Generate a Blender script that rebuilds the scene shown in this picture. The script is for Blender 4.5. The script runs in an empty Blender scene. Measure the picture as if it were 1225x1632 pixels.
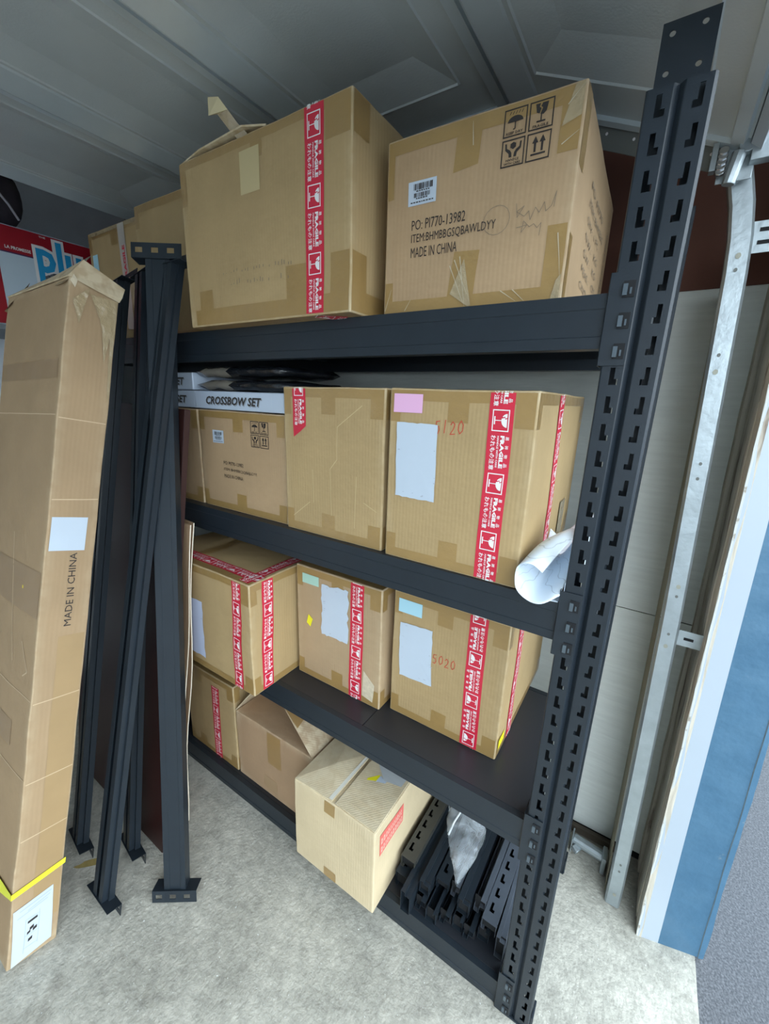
import bpy, bmesh, math, random
from mathutils import Vector, Matrix, noise
random.seed(7)
SC = bpy.context.scene
COL = SC.collection
R = math.radians

# ------------------------------------------------------------ camera
cd = bpy.data.cameras.new('camera')
cd.sensor_fit = 'VERTICAL'
cd.sensor_height = 24.0
cd.lens = 656.23 / 1632 * 24.0
cd.clip_start = 0.02
cam = bpy.data.objects.new('camera', cd)
COL.objects.link(cam)
right = Vector((0.83664, 0.54668, 0.03419))
down = Vector((0.17181, -0.20265, -0.96406))
fwd = Vector((-0.52010, 0.81245, -0.26347))
M = Matrix.Identity(4)
for i in range(3):
    M[i][0] = right[i]; M[i][1] = -down[i]; M[i][2] = -fwd[i]
M.translation = Vector((0.0604, -0.8814, 1.7354))
cam.matrix_world = M
SC.camera = cam

# ------------------------------------------------------------ light
wd = bpy.data.worlds.new('overcast_sky'); SC.world = wd
wd.use_nodes = True
bg = wd.node_tree.nodes['Background']
bg.inputs[0].default_value = (0.80, 0.92, 1.0, 1)
bg.inputs[1].default_value = 2.6
SC.view_settings.view_transform = 'Standard'
SC.view_settings.look = 'None'
SC.view_settings.gamma = 1
SC.view_settings.use_curve_mapping = False
SC.view_settings.exposure = 1.06
try:
    SC.cycles.max_bounces = 12
    SC.cycles.diffuse_bounces = 6
    SC.cycles.transparent_max_bounces = 16
except Exception:
    pass

# ------------------------------------------------------------ materials
MATS = {}
def mat(name, col, rough=0.6, metal=0.0, var=0.0, vscale=6.0, bump=0.0, bscale=40.0,
        stretch=(1, 1, 1), coat=0.0, col2=None, spots=None, alpha=None, trans=0.0, spec=None, thresh=None):
    if name in MATS: return MATS[name]
    m = bpy.data.materials.new(name); m.use_nodes = True
    nt = m.node_tree; N = nt.nodes; L = nt.links
    b = N['Principled BSDF']
    b.inputs['Base Color'].default_value = (*col, 1)
    b.inputs['Roughness'].default_value = rough
    b.inputs['Metallic'].default_value = metal
    if coat: b.inputs['Coat Weight'].default_value = coat; b.inputs['Coat Roughness'].default_value = 0.15
    if trans: b.inputs['Transmission Weight'].default_value = trans
    if spec is not None: b.inputs['Specular IOR Level'].default_value = spec
    if alpha is not None: b.inputs['Alpha'].default_value = alpha
    tc = N.new('ShaderNodeTexCoord'); mp = N.new('ShaderNodeMapping')
    mp.inputs['Scale'].default_value = stretch
    L.new(tc.outputs['Object'], mp.inputs['Vector'])
    if var or col2:
        nz = N.new('ShaderNodeTexNoise'); nz.inputs['Scale'].default_value = vscale
        nz.inputs['Detail'].default_value = 5; nz.inputs['Roughness'].default_value = 0.6
        L.new(mp.outputs[0], nz.inputs['Vector'])
        cr = N.new('ShaderNodeValToRGB')
        lo, hi = thresh or (0.3, 0.7)
        cr.color_ramp.elements[0].position = lo; cr.color_ramp.elements[1].position = hi
        c2 = col2 or tuple(c * (1 - var) for c in col)
        cr.color_ramp.elements[0].color = (*c2, 1); cr.color_ramp.elements[1].color = (*col, 1)
        L.new(nz.outputs['Fac'], cr.inputs[0])
        out = cr.outputs[0]
        if spots:
            n2 = N.new('ShaderNodeTexNoise'); n2.inputs['Scale'].default_value = spots[0]; n2.inputs['Detail'].default_value = 3
            L.new(mp.outputs[0], n2.inputs['Vector'])
            r2 = N.new('ShaderNodeValToRGB'); r2.color_ramp.elements[0].position = spots[1]; r2.color_ramp.elements[1].position = spots[1] + spots[3]
            r2.color_ramp.elements[0].color = (0, 0, 0, 1); r2.color_ramp.elements[1].color = (1, 1, 1, 1)
            L.new(n2.outputs['Fac'], r2.inputs[0])
            mx = N.new('ShaderNodeMix'); mx.data_type = 'RGBA'
            L.new(r2.outputs[0], mx.inputs[0]); L.new(out, mx.inputs[6]); mx.inputs[7].default_value = (*spots[2], 1)
            out = mx.outputs[2]
        L.new(out, b.inputs['Base Color'])
    if bump:
        nb = N.new('ShaderNodeTexNoise'); nb.inputs['Scale'].default_value = bscale; nb.inputs['Detail'].default_value = 4
        L.new(mp.outputs[0], nb.inputs['Vector'])
        bp = N.new('ShaderNodeBump'); bp.inputs['Strength'].default_value = bump; bp.inputs['Distance'].default_value = 0.01
        L.new(nb.outputs['Fac'], bp.inputs['Height']); L.new(bp.outputs[0], b.inputs['Normal'])
    MATS[name] = m
    return m

def card(name, col):
    """corrugated cardboard: fine vertical flutes and slow colour drift"""
    if name in MATS: return MATS[name]
    m = mat(name, col, 0.78, var=0.13, vscale=5.0, spec=0.25)
    nt = m.node_tree; N = nt.nodes; L = nt.links
    tc = N.new('ShaderNodeTexCoord'); wv = N.new('ShaderNodeTexWave')
    wv.inputs['Scale'].default_value = 42; wv.inputs['Distortion'].default_value = 0.6; wv.inputs['Detail'].default_value = 1
    mp = N.new('ShaderNodeMapping'); mp.inputs['Rotation'].default_value = (0, 0, R(40))
    L.new(tc.outputs['Object'], mp.inputs['Vector']); L.new(mp.outputs[0], wv.inputs['Vector'])
    n2 = N.new('ShaderNodeTexNoise'); n2.inputs['Scale'].default_value = 9; n2.inputs['Detail'].default_value = 4
    L.new(tc.outputs['Object'], n2.inputs['Vector'])
    ad = N.new('ShaderNodeMath'); ad.operation = 'MULTIPLY_ADD'; ad.inputs[1].default_value = 0.05
    L.new(wv.outputs['Fac'], ad.inputs[0]); L.new(n2.outputs['Fac'], ad.inputs[2])
    bp = N.new('ShaderNodeBump'); bp.inputs['Strength'].default_value = 0.45; bp.inputs['Distance'].default_value = 0.01
    L.new(ad.outputs[0], bp.inputs['Height']); L.new(bp.outputs[0], N['Principled BSDF'].inputs['Normal'])
    # paler, mottled tint along the convex outer edges
    gm = N.new('ShaderNodeNewGeometry'); mr = N.new('ShaderNodeMapRange')
    mr.inputs[1].default_value = 0.515; mr.inputs[2].default_value = 0.60; mr.inputs[3].default_value = 0; mr.inputs[4].default_value = 0.7
    n3 = N.new('ShaderNodeTexNoise'); n3.inputs['Scale'].default_value = 30; L.new(tc.outputs['Object'], n3.inputs['Vector'])
    mm = N.new('ShaderNodeMath'); mm.operation = 'MULTIPLY'
    m3 = N.new('ShaderNodeMapRange'); m3.inputs[1].default_value = 0.4; m3.inputs[2].default_value = 0.6; m3.inputs[3].default_value = 0.35; m3.inputs[4].default_value = 1
    L.new(n3.outputs['Fac'], m3.inputs[0])
    L.new(gm.outputs['Pointiness'], mr.inputs[0]); L.new(mr.outputs[0], mm.inputs[0]); L.new(m3.outputs[0], mm.inputs[1])
    b = N['Principled BSDF']; src = b.inputs['Base Color'].links[0].from_socket
    mx = N.new('ShaderNodeMix'); mx.data_type = 'RGBA'; L.new(mm.outputs[0], mx.inputs[0]); L.new(src, mx.inputs[6]); mx.inputs[7].default_value = (0.72, 0.62, 0.44, 1)
    L.new(mx.outputs[2], b.inputs['Base Color'])
    return m

TAN = card('tan_cardboard', (0.465, 0.328, 0.165))
BUFF = card('pinkish_cardboard', (0.47, 0.32, 0.185))
PALE = card('pale_cardboard', (0.66, 0.53, 0.34))
BROWN = card('brown_cardboard', (0.42, 0.275, 0.165))
KRAFT = card('kraft_cardboard', (0.47, 0.335, 0.20))
EDGE = mat('cardboard_cut_edge', (0.70, 0.60, 0.44), 0.85, var=0.2, vscale=60)
TAPE = mat('brown_packing_tape', (0.365, 0.23, 0.085), 0.28, var=0.12, vscale=9, bump=0.25, bscale=25, coat=0.3)
CLEAR = mat('clear_tape_on_card', (0.44, 0.34, 0.20), 0.22, var=0.15, vscale=20, bump=0.8, bscale=30, coat=0.7)
RED = mat('red_tape', (0.66, 0.022, 0.055), 0.42, var=0.12, vscale=14)
WHITE = mat('white_print', (0.86, 0.84, 0.84), 0.5)
PAPER = mat('white_paper', (0.54, 0.62, 0.72), 0.6, var=0.04, vscale=8)
LILAC = mat('lilac_paper', (0.55, 0.61, 0.80), 0.6)
INK = mat('black_ink', (0.030, 0.024, 0.022), 0.6)
FAINT = mat('faint_print', (0.22, 0.17, 0.12), 0.7)
PINK = mat('pink_paper', (0.80, 0.45, 0.68), 0.6)
BLUEP = mat('sky_blue_paper', (0.42, 0.70, 0.82), 0.6)
GREENP = mat('mint_paper', (0.42, 0.66, 0.56), 0.6)
YELLOW = mat('yellow_sticker', (0.90, 0.82, 0.02), 0.5)
GREYP = mat('grey_mark', (0.42, 0.47, 0.55), 0.7)
REDPEN = mat('red_pen', (0.55, 0.05, 0.03), 0.6)
REDLBL = mat('coral_stamp', (0.75, 0.16, 0.13), 0.6)
RACK = mat('charcoal_powder_coat', (0.0165, 0.024, 0.033), 0.38, var=0.15, vscale=12, bump=0.05, bscale=300, spec=0.42)
DECK = mat('charcoal_deck', (0.022, 0.025, 0.032), 0.34, var=0.12, vscale=3, spec=0.5)
HOLE = mat('dark_opening', (0.006, 0.007, 0.009), 0.8)
SCUFF = mat('bare_steel', (0.55, 0.57, 0.6), 0.3, metal=1.0)
GALV = mat('galvanised_steel', (0.46, 0.52, 0.55), 0.42, metal=0.75, var=0.18, vscale=22, bump=0.1, bscale=60)
GALVD = mat('dull_galvanised', (0.40, 0.40, 0.33), 0.55, metal=0.4, var=0.2, vscale=18)
DOOR = mat('steel_door_skin', (0.56, 0.61, 0.62), 0.42, metal=0.15, var=0.10, vscale=4, bump=0.06, bscale=180)
RAIL = mat('steel_door_rail', (0.66, 0.74, 0.78), 0.36, metal=0.35, var=0.1, vscale=6)
SIDING = mat('pale_wall_board', (0.72, 0.76, 0.73), 0.55, var=0.10, vscale=9, stretch=(1, 1, 9), bump=0.15, bscale=14)
MAROON = mat('maroon_board', (0.040, 0.011, 0.009), 0.45, var=0.35, vscale=3)
REDBRN = mat('red_brown_wall', (0.14, 0.048, 0.028), 0.7, var=0.35, vscale=2.5)
WOOD = mat('weathered_white_wood', (0.60, 0.55, 0.46), 0.8, col2=(0.12, 0.065, 0.04), vscale=7, stretch=(4, 4, 0.5), thresh=(0.30, 0.44), bump=0.5, bscale=18)
TRIMW = mat('white_gloss_trim', (0.385, 0.435, 0.49), 0.35, var=0.03, vscale=4)
BLUE = mat('blue_painted_render', (0.046, 0.120, 0.200), 0.5, col2=(0.066, 0.150, 0.235), vscale=9, bump=0.6, bscale=14, spots=(30, 0.72, (0.12, 0.18, 0.23), 0.04))
PLASTER = mat('pale_bare_render', (0.22, 0.28, 0.31), 0.9, var=0.2, vscale=30)

def floor_mat():
    m = mat('worn_concrete', (0.55, 0.53, 0.465), 0.85, col2=(0.34, 0.33, 0.285), vscale=3.2, thresh=(0.28, 0.66), bump=0.35, bscale=90,
            spots=(4.5, 0.62, (0.27, 0.25, 0.21), 0.14))
    nt = m.node_tree; N = nt.nodes; L = nt.links
    b = N['Principled BSDF']; src = b.inputs['Base Color'].links[0].from_socket
    tc = N.new('ShaderNodeTexCoord'); n = N.new('ShaderNodeTexNoise'); n.inputs['Scale'].default_value = 130; n.inputs['Detail'].default_value = 2
    L.new(tc.outputs['Object'], n.inputs['Vector'])
    r = N.new('ShaderNodeValToRGB'); r.color_ramp.elements[0].position = 0.70; r.color_ramp.elements[1].position = 0.74
    r.color_ramp.elements[0].color = (0, 0, 0, 1); r.color_ramp.elements[1].color = (1, 1, 1, 1)
    L.new(n.outputs['Fac'], r.inputs[0])
    mx = N.new('ShaderNodeMix'); mx.data_type = 'RGBA'; L.new(r.outputs[0], mx.inputs[0]); L.new(src, mx.inputs[6]); mx.inputs[7].default_value = (0.78, 0.8, 0.78, 1)
    n3 = N.new('ShaderNodeTexNoise'); n3.inputs['Scale'].default_value = 28; n3.inputs['Detail'].default_value = 8; n3.inputs['Roughness'].default_value = 0.75
    L.new(tc.outputs['Object'], n3.inputs['Vector'])
    mm = N.new('ShaderNodeMapRange'); mm.inputs[1].default_value = 0.3; mm.inputs[2].default_value = 0.7; mm.inputs[3].default_value = 0.62; mm.inputs[4].default_value = 1.24
    L.new(n3.outputs['Fac'], mm.inputs[0])
    mu = N.new('ShaderNodeVectorMath'); mu.operation = 'SCALE'; L.new(mx.outputs[2], mu.inputs[0]); L.new(mm.outputs[0], mu.inputs['Scale'])
    L.new(mu.outputs[0], b.inputs['Base Color'])
    return m
CONC = floor_mat()
ASPH = mat('asphalt', (0.135, 0.14, 0.155), 0.9, col2=(0.065, 0.07, 0.08), vscale=150, thresh=(0.40, 0.66), bump=0.5, bscale=160)

# ------------------------------------------------------------ mesh helpers
class MB:
    def __init__(s): s.v = []; s.f = []; s.m = []
    def add(s, vs, fs, mi=0):
        o = len(s.v); s.v += [tuple(v) for v in vs]
        for f in fs: s.f.append(tuple(o + i for i in f)); s.m.append(mi)
    def box(s, x0, x1, y0, y1, z0, z1, mi=0):
        v = [(x, y, z) for x in (x0, x1) for y in (y0, y1) for z in (z0, z1)]
        s.add(v, [(0, 1, 3, 2), (4, 6, 7, 5), (0, 4, 5, 1), (2, 3, 7, 6), (0, 2, 6, 4), (1, 5, 7, 3)], mi)
    def gbox(s, w, d, h, step=0.04, mi=0, top=True):
        """box from the origin with gridded faces"""
        nx, ny, nz = (max(2, int(round(a / step))) for a in (w, d, h))
        def grid(fn, a, b):
            o = [fn(i / a, j / b) for i in range(a + 1) for j in range(b + 1)]
            s.add(o, [(i * (b + 1) + j, (i + 1) * (b + 1) + j, (i + 1) * (b + 1) + j + 1, i * (b + 1) + j + 1) for i in range(a) for j in range(b)], mi)
        grid(lambda p, q: (p * w, 0, q * h), nx, nz)
        grid(lambda p, q: (w - p * w, d, q * h), nx, nz)
        grid(lambda p, q: (w, p * d, q * h), ny, nz)
        grid(lambda p, q: (0, d - p * d, q * h), ny, nz)
        if top: grid(lambda p, q: (p * w, q * d, h), nx, ny)
        grid(lambda p, q: (p * w, d - q * d, 0), nx, ny)
    def prism(s, pts, fn, a, b, mi=0, caps=True, closed=True):
        """pts: 2D outline; fn(p, t) -> 3D"""
        n = len(pts); vs = [fn(p, a) for p in pts] + [fn(p, b) for p in pts]
        fs = [(i, (i + 1) % n, n + (i + 1) % n, n + i) for i in range(n if closed else n - 1)]
        if caps and closed: fs += [tuple(range(n))[::-1], tuple(range(n, 2 * n))]
        s.add(vs, fs, mi)
    def tube(s, path, r, k=8, mi=0, caps=True):
        path = [Vector(p) for p in path]; rings = []
        for i, p in enumerate(path):
            t = (path[min(i + 1, len(path) - 1)] - path[max(i - 1, 0)]).normalized()
            u = t.cross(Vector((0, 0, 1)))
            if u.length < 0.05: u = t.cross(Vector((1, 0, 0)))
            u.normalize(); w = t.cross(u)
            rr = r[i] if isinstance(r, (list, tuple)) else r
            rings.append([p + (u * math.cos(a) + w * math.sin(a)) * rr for a in [2 * math.pi * j / k for j in range(k)]])
        vs = [v for g in rings for v in g]; fs = []
        for i in range(len(path) - 1):
            for j in range(k): fs.append((i * k + j, i * k + (j + 1) % k, (i + 1) * k + (j + 1) % k, (i + 1) * k + j))
        if caps: fs += [tuple(range(k))[::-1], tuple(range(len(vs) - k, len(vs)))]
        s.add(vs, fs, mi)
    def xf(s, M): s.v = [tuple(M @ Vector(v)) for v in s.v]; return s
    def build(s, name, mats, parent=None, smooth=False, bevel=0, thick=0, fix=True):
        me = bpy.data.meshes.new(name); me.from_pydata(s.v, [], s.f)
        if not isinstance(mats, (list, tuple)): mats = [mats]
        for m in mats: me.materials.append(m)
        for p, mi in zip(me.polygons, s.m): p.material_index = mi; p.use_smooth = smooth
        if fix:
            bm = bmesh.new(); bm.from_mesh(me); bmesh.ops.remove_doubles(bm, verts=bm.verts, dist=1e-5)
            bmesh.ops.recalc_face_normals(bm, faces=bm.faces); bm.to_mesh(me); bm.free()
        o = bpy.data.objects.new(name, me); COL.objects.link(o)
        if parent is not None: o.parent = parent
        if thick:
            md = o.modifiers.new('thickness', 'SOLIDIFY'); md.thickness = thick; md.offset = -1
        if bevel:
            md = o.modifiers.new('bevel', 'BEVEL'); md.width = bevel; md.segments = 2; md.limit_method = 'ANGLE'; md.angle_limit = R(40)
        return o

def empty(name, loc=(0, 0, 0), rz=0, label=None, cat=None, group=None):
    o = bpy.data.objects.new(name, None); COL.objects.link(o); o.empty_display_size = 0.05
    o.location = loc; o.rotation_euler = (0, 0, rz)
    if label: tag(o, label, cat, group)
    return o
def tag(o, label, cat, group=None):
    o['label'] = label; o['category'] = cat
    if group: o['group'] = group
    return o
def struct(o): o['kind'] = 'structure'; return o

# ---- flat lettering -> (verts2d, faces, width, height), normalised to height 1 of capitals
_T = {}
def text2d(body, bold=0.0, shear=0.0, res=2, spacing=1.0):
    k = (body, bold, shear, res, spacing)
    if k in _T: return _T[k]
    c = bpy.data.curves.new('lettering', 'FONT'); c.body = body; c.resolution_u = res; c.offset = bold; c.shear = shear; c.space_character = spacing
    o = bpy.data.objects.new('lettering', c); COL.objects.link(o)
    bpy.context.view_layer.update()
    dg = bpy.context.evaluated_depsgraph_get()
    me = bpy.data.meshes.new_from_object(o.evaluated_get(dg))
    vs = [(v.co.x, v.co.y) for v in me.vertices]; fs = [tuple(p.vertices) for p in me.polygons]
    bpy.data.objects.remove(o); bpy.data.curves.remove(c); bpy.data.meshes.remove(me)
    x0 = min(v[0] for v in vs); y0 = min(v[1] for v in vs); y1 = max(v[1] for v in vs); x1 = max(v[0] for v in vs)
    h = y1 - y0
    r = ([((v[0] - x0) / (x1 - x0), (v[1] - y0) / h) for v in vs], fs)
    _T[k] = r
    return r

def poly_tri(pts):
    """2D polygon -> itself as one face"""
    return pts, [tuple(range(len(pts)))]

# ------------------------------------------------------------ cartons
class Carton:
    def __init__(s, name, label, loc, dims, m, seed=0, amp=0.0022, rz=0, group=None, cat='carton', top=True, tilt=None):
        s.root = empty(name, loc, rz, label, cat, group)
        if tilt: s.root.rotation_euler = tilt
        s.w, s.d, s.h = dims; s.amp = amp; s.seed = Vector((seed * 7.3, seed * 3.1, seed * 1.7)); s.m = m
        s.parts = {}
        b = MB(); b.gbox(*dims, top=top)
        s.body = s._fin(b, 'carton_body', m, bevel=0.004)
    def warp(s, p):
        p = Vector(p); k = min(1, max(0, p.z / 0.06))
        n = noise.noise_vector(p * 5.0 + s.seed) + 0.45 * noise.noise_vector(p * 14 + s.seed)
        cx = math.sin(math.pi * min(1, max(0, p.x / s.w))) * math.sin(math.pi * min(1, max(0, p.z / s.h)))
        q = p + n * s.amp * k
        # sides belly outwards a little
        if abs(p.y) < 0.02: q.y -= 0.5 * s.amp * cx
        return q
    def _fin(s, mb, name, mats, bevel=0, thick=0, smooth=False):
        if name == 'packing_tape' and len(mb.f) > 1:
            # the tape round the lid and the tape round the base are separate strips
            up = [sum(mb.v[i][2] for i in f) / len(f) > s.h * .5 for f in mb.f]
            if any(up) and not all(up):
                for sel in (True, False):
                    q = MB(); q.v = list(mb.v)
                    used = sorted({i for f, u in zip(mb.f, up) if u == sel for i in f}); ix = {a: k for k, a in enumerate(used)}
                    q.v = [mb.v[a] for a in used]; q.f = [tuple(ix[i] for i in f) for f, u in zip(mb.f, up) if u == sel]; q.m = [m_ for m_, u in zip(mb.m, up) if u == sel]
                    q.v = [tuple(s.warp(v)) for v in q.v]; o = q.build(name, mats, s.root)
                return o
        mb.v = [tuple(s.warp(v)) for v in mb.v]
        return mb.build(name, mats, s.root, bevel=bevel, thick=thick, smooth=smooth)
    def fmap(s, face, u, v, off):
        if face == 'F': return (u, -off, v)
        if face == 'R': return (s.w + off, u, v)
        if face == 'T': return (u, v, s.h + off)
        if face == 'L': return (-off, s.d - u, v)
        if face == 'D': return (u, v, -off)
    def quad(s, mb, face, q, off, mi=0, step=0.035):
        """bilinear patch; q = 4 (u,v) corners in order"""
        if off < .004:
            U = s.d if face in 'RL' else s.w; V = s.d if face in 'TD' else s.h; g = .0045
            q = [(min(max(p[0], g), U - g), min(max(p[1], g), V - g)) for p in q]
        a, b, c, d = [Vector(p) for p in q]
        n = max(1, int(max((b - a).length, (c - d).length) / step)); m = max(1, int(max((d - a).length, (c - b).length) / step))
        vs = []
        for i in range(n + 1):
            for j in range(m + 1):
                x, y = i / n, j / m
                p = a * (1 - x) * (1 - y) + b * x * (1 - y) + c * x * y + d * (1 - x) * y
                vs.append(s.fmap(face, p.x, p.y, off))
        mb.add(vs, [(i * (m + 1) + j, (i + 1) * (m + 1) + j, (i + 1) * (m + 1) + j + 1, i * (m + 1) + j + 1) for i in range(n) for j in range(m)], mi)
    def rect(s, mb, face, u0, u1, v0, v1, off, mi=0):
        s.quad(mb, face, [(u0, v0), (u1, v0), (u1, v1), (u0, v1)], off, mi)
    def flat(s, mb, face, vs, fs, off, org, xdir, sx, sy, mi=0):
        xd = Vector(xdir).normalized(); yd = Vector((-xd.y, xd.x)); o = Vector(org)
        mb.add([s.fmap(face, *(o + xd * v[0] * sx + yd * v[1] * sy), off) for v in vs], fs, mi)
    def text(s, mb, face, body, org, width, height, xdir=(1, 0), off=0.0016, mi=0, bold=0.0, shear=0.0, res=2):
        vs, fs = text2d(body, bold, shear, res)
        s.flat(mb, face, vs, fs, off, org, xdir, width, height, mi)
    # brown parcel tape the way these boxes are closed
    def sealing(s, faces='FR', bands=True, tabs=0.05, tabh=0.045, corners=0.045, ctabs=None, bt=0.028):
        mb = MB(); o = 0.0007
        for fc in faces:
            W = s.w if fc == 'F' else s.d
            if bands:
                s.rect(mb, fc, 0.002, W - 0.002, s.h - bt, s.h - 0.003, o)
                s.rect(mb, fc, 0.002, W - 0.002, 0.003, bt, o)
            if corners:
                for u0, u1 in ((0.002, corners * 0.7), (W - corners, W - 0.002)):
                    s.rect(mb, fc, u0, u1, s.h - bt - corners * 1.1, s.h - bt, o)
                    s.rect(mb, fc, u0, u1, bt, bt + corners * 0.9, o)
        c = ctabs if ctabs is not None else s.w / 2
        if tabs and 'F' in faces:
            s.rect(mb, 'F', c - tabs / 2, c + tabs / 2, s.h - bt - tabh, s.h - bt, o * 1.3)
            s.rect(mb, 'F', c - tabs / 2, c + tabs / 2, bt, bt + tabh, o * 1.3)
        s.rect(mb, 'T', c - 0.025, c + 0.025, 0.003, s.d - 0.003, o)
        s.rect(mb, 'T', 0.003, s.w - 0.003, 0.003, bt, o)
        s._fin(mb, 'packing_tape', TAPE)
    def fragile(s, runs, W=0.054):
        """runs: (face, start, end, phase); printed red tape, one part per tape"""
        mb = MB()
        for face, a, b, ph in runs:
            a = Vector(a); b = Vector(b); L = (b - a).length; xd = (b - a) / L; yd = Vector((-xd.y, xd.x))
            s.quad(mb, face, [a - yd * W / 2, b - yd * W / 2, b + yd * W / 2, a + yd * W / 2], 0.0014, 0)
            x = -ph; k = W / 0.054
            while x < L:
                for vs, fs, x0, x1 in TILE:
                    if x + x1 < 0 or x + x0 > L: continue
                    if x + x0 >= 0 and x + x1 <= L:
                        mb.add([s.fmap(face, *(a + xd * (x + v[0]) + yd * v[1] * k), 0.0023) for v in vs], fs, 1)
                    else:
                        for f in fs:
                            P = [(x + vs[i][0], vs[i][1] * k) for i in f]
                            for lim, sg in ((0.0005, 1), (L - 0.0005, -1)):
                                Q = []
                                for i in range(len(P)):
                                    p, q = P[i], P[(i + 1) % len(P)]; dp, dq = (p[0] - lim) * sg, (q[0] - lim) * sg
                                    if dp >= 0: Q.append(p)
                                    if dp * dq < 0: t = dp / (dp - dq); Q.append((lim, p[1] + (q[1] - p[1]) * t))
                                P = Q
                            if len(P) > 2: mb.add([s.fmap(face, *(a + xd * p[0] + yd * p[1]), 0.0023) for p in P], [tuple(range(len(P)))], 1)
                x += 0.137
        return s._fin(mb, 'fragile_tape', [RED, WHITE])
    def label_sheet(s, face, q, m=None, jag=0.003, marks=True, name='shipping_label', seed=1):
        rnd = random.Random(seed); m = m or PAPER
        mb = MB(); pts = []
        for i in range(4):
            a = Vector(q[i]); b = Vector(q[(i + 1) % 4]); n = 10
            for k in range(n):
                p = a.lerp(b, k / n)
                if k: p = p + Vector((rnd.uniform(-jag, jag), rnd.uniform(-jag, jag)))
                pts.append(p)
        c = sum(pts, Vector((0, 0))) / len(pts)
        vs = [s.fmap(face, c.x, c.y, 0.0026)] + [s.fmap(face, p.x, p.y, 0.0024) for p in pts]
        mb.add(vs, [(0, i + 1, (i + 1) % len(pts) + 1) for i in range(len(pts))], 0)
        if marks:
            for k in range(9):
                i = rnd.randrange(4); a = Vector(q[i]).lerp(Vector(q[(i + 1) % 4]), rnd.uniform(.1, .9)).lerp(c, rnd.uniform(.08, .16))
                w = rnd.uniform(.003, .009); h = rnd.uniform(.001, .003)
                mb.add([s.fmap(face, a.x + dx * w, a.y + dy * h, 0.0032) for dx, dy in ((0, 0), (1, 0), (1, 1), (0, 1))], [(0, 1, 2, 3)], 1)
        return s._fin(mb, name, [m, GREYP])
    def patch(s, name, face, u0, u1, v0, v1, m, off=0.0022, skew=0):
        mb = MB(); s.quad(mb, face, [(u0, v0), (u1, v0 + skew), (u1, v1 + skew), (u0, v1)], off)
        return s._fin(mb, name, m)

def outline(mb_add, x0, x1, y0, y1, t):
    for a in ((x0, x1, y0, y0 + t), (x0, x1, y1 - t, y1), (x0, x0 + t, y0 + t, y1 - t), (x1 - t, x1, y0 + t, y1 - t)):
        mb_add([(a[0], a[2]), (a[1], a[2]), (a[1], a[3]), (a[0], a[3])], [(0, 1, 2, 3)])

def make_tile():
    T = []
    fr = []
    def add(vs, fs):
        o = len(V); V.extend(vs); F.extend(tuple(o + i for i in f) for f in fs)
    V = []; F = []
    outline(add, 0.0, 0.046, -0.0185, 0.0185, 0.0022)
    # goblet: bowl with a notch, stem, foot
    bowl = [(0.023 + 0.0145 * math.cos(a), 0.014 - 0.0125 * math.sin(a)) for a in [math.pi * i / 10 for i in range(11)]]
    # crack splits bowl into two pieces
    c1 = [p for p in bowl if p[0] > 0.0175]; c1 = c1 + [(0.0185, 0.004), (0.0165, 0.0085), (0.0205, 0.010), (0.0185, 0.014)]
    add(*poly_tri(c1))
    c2 = [(0.0165, 0.014), (0.0182, 0.0105), (0.0142, 0.009), (0.0160, 0.0045)] + [p for p in bowl if p[0] < 0.0160]
    add(*poly_tri(c2))
    add([(0.0222, -0.0125), (0.0238, -0.0125), (0.0238, 0.002), (0.0222, 0.002)], [(0, 1, 2, 3)])
    add([(0.0145, -0.0145), (0.0315, -0.0145), (0.0315, -0.0120), (0.0145, -0.0120)], [(0, 1, 2, 3)])
    T.append((V, F, 0.0, 0.046))
    def line(body, x0, w, y, h, bold, chars=False):
        if chars:
            n = len(body)
            for i, ch in enumerate(body):
                vs, fs = text2d(ch, bold, 0, 1)
                cw = h * 1.02
                T.append(([(x0 + i * (w - cw) / (n - 1) + v[0] * cw, y + v[1] * h) for v in vs], fs, x0, x0 + w))
        else:
            vs, fs = text2d(body, bold, 0, 1)
            T.append(([(x0 + v[0] * w, y + v[1] * h) for v in vs], fs, x0, x0 + w))
    line('易碎物品', 0.056, 0.066, 0.0135, 0.0078, 0.012, True)
    line('FRAGILE', 0.055, 0.070, 0.0025, 0.0092, 0.045)
    line('HANDLE WITH CARE', 0.056, 0.068, -0.0045, 0.0042, 0.02)
    line('われもの注意', 0.055, 0.075, -0.0185, 0.0110, 0.015, True)
    return T
TILE = make_tile()

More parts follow.
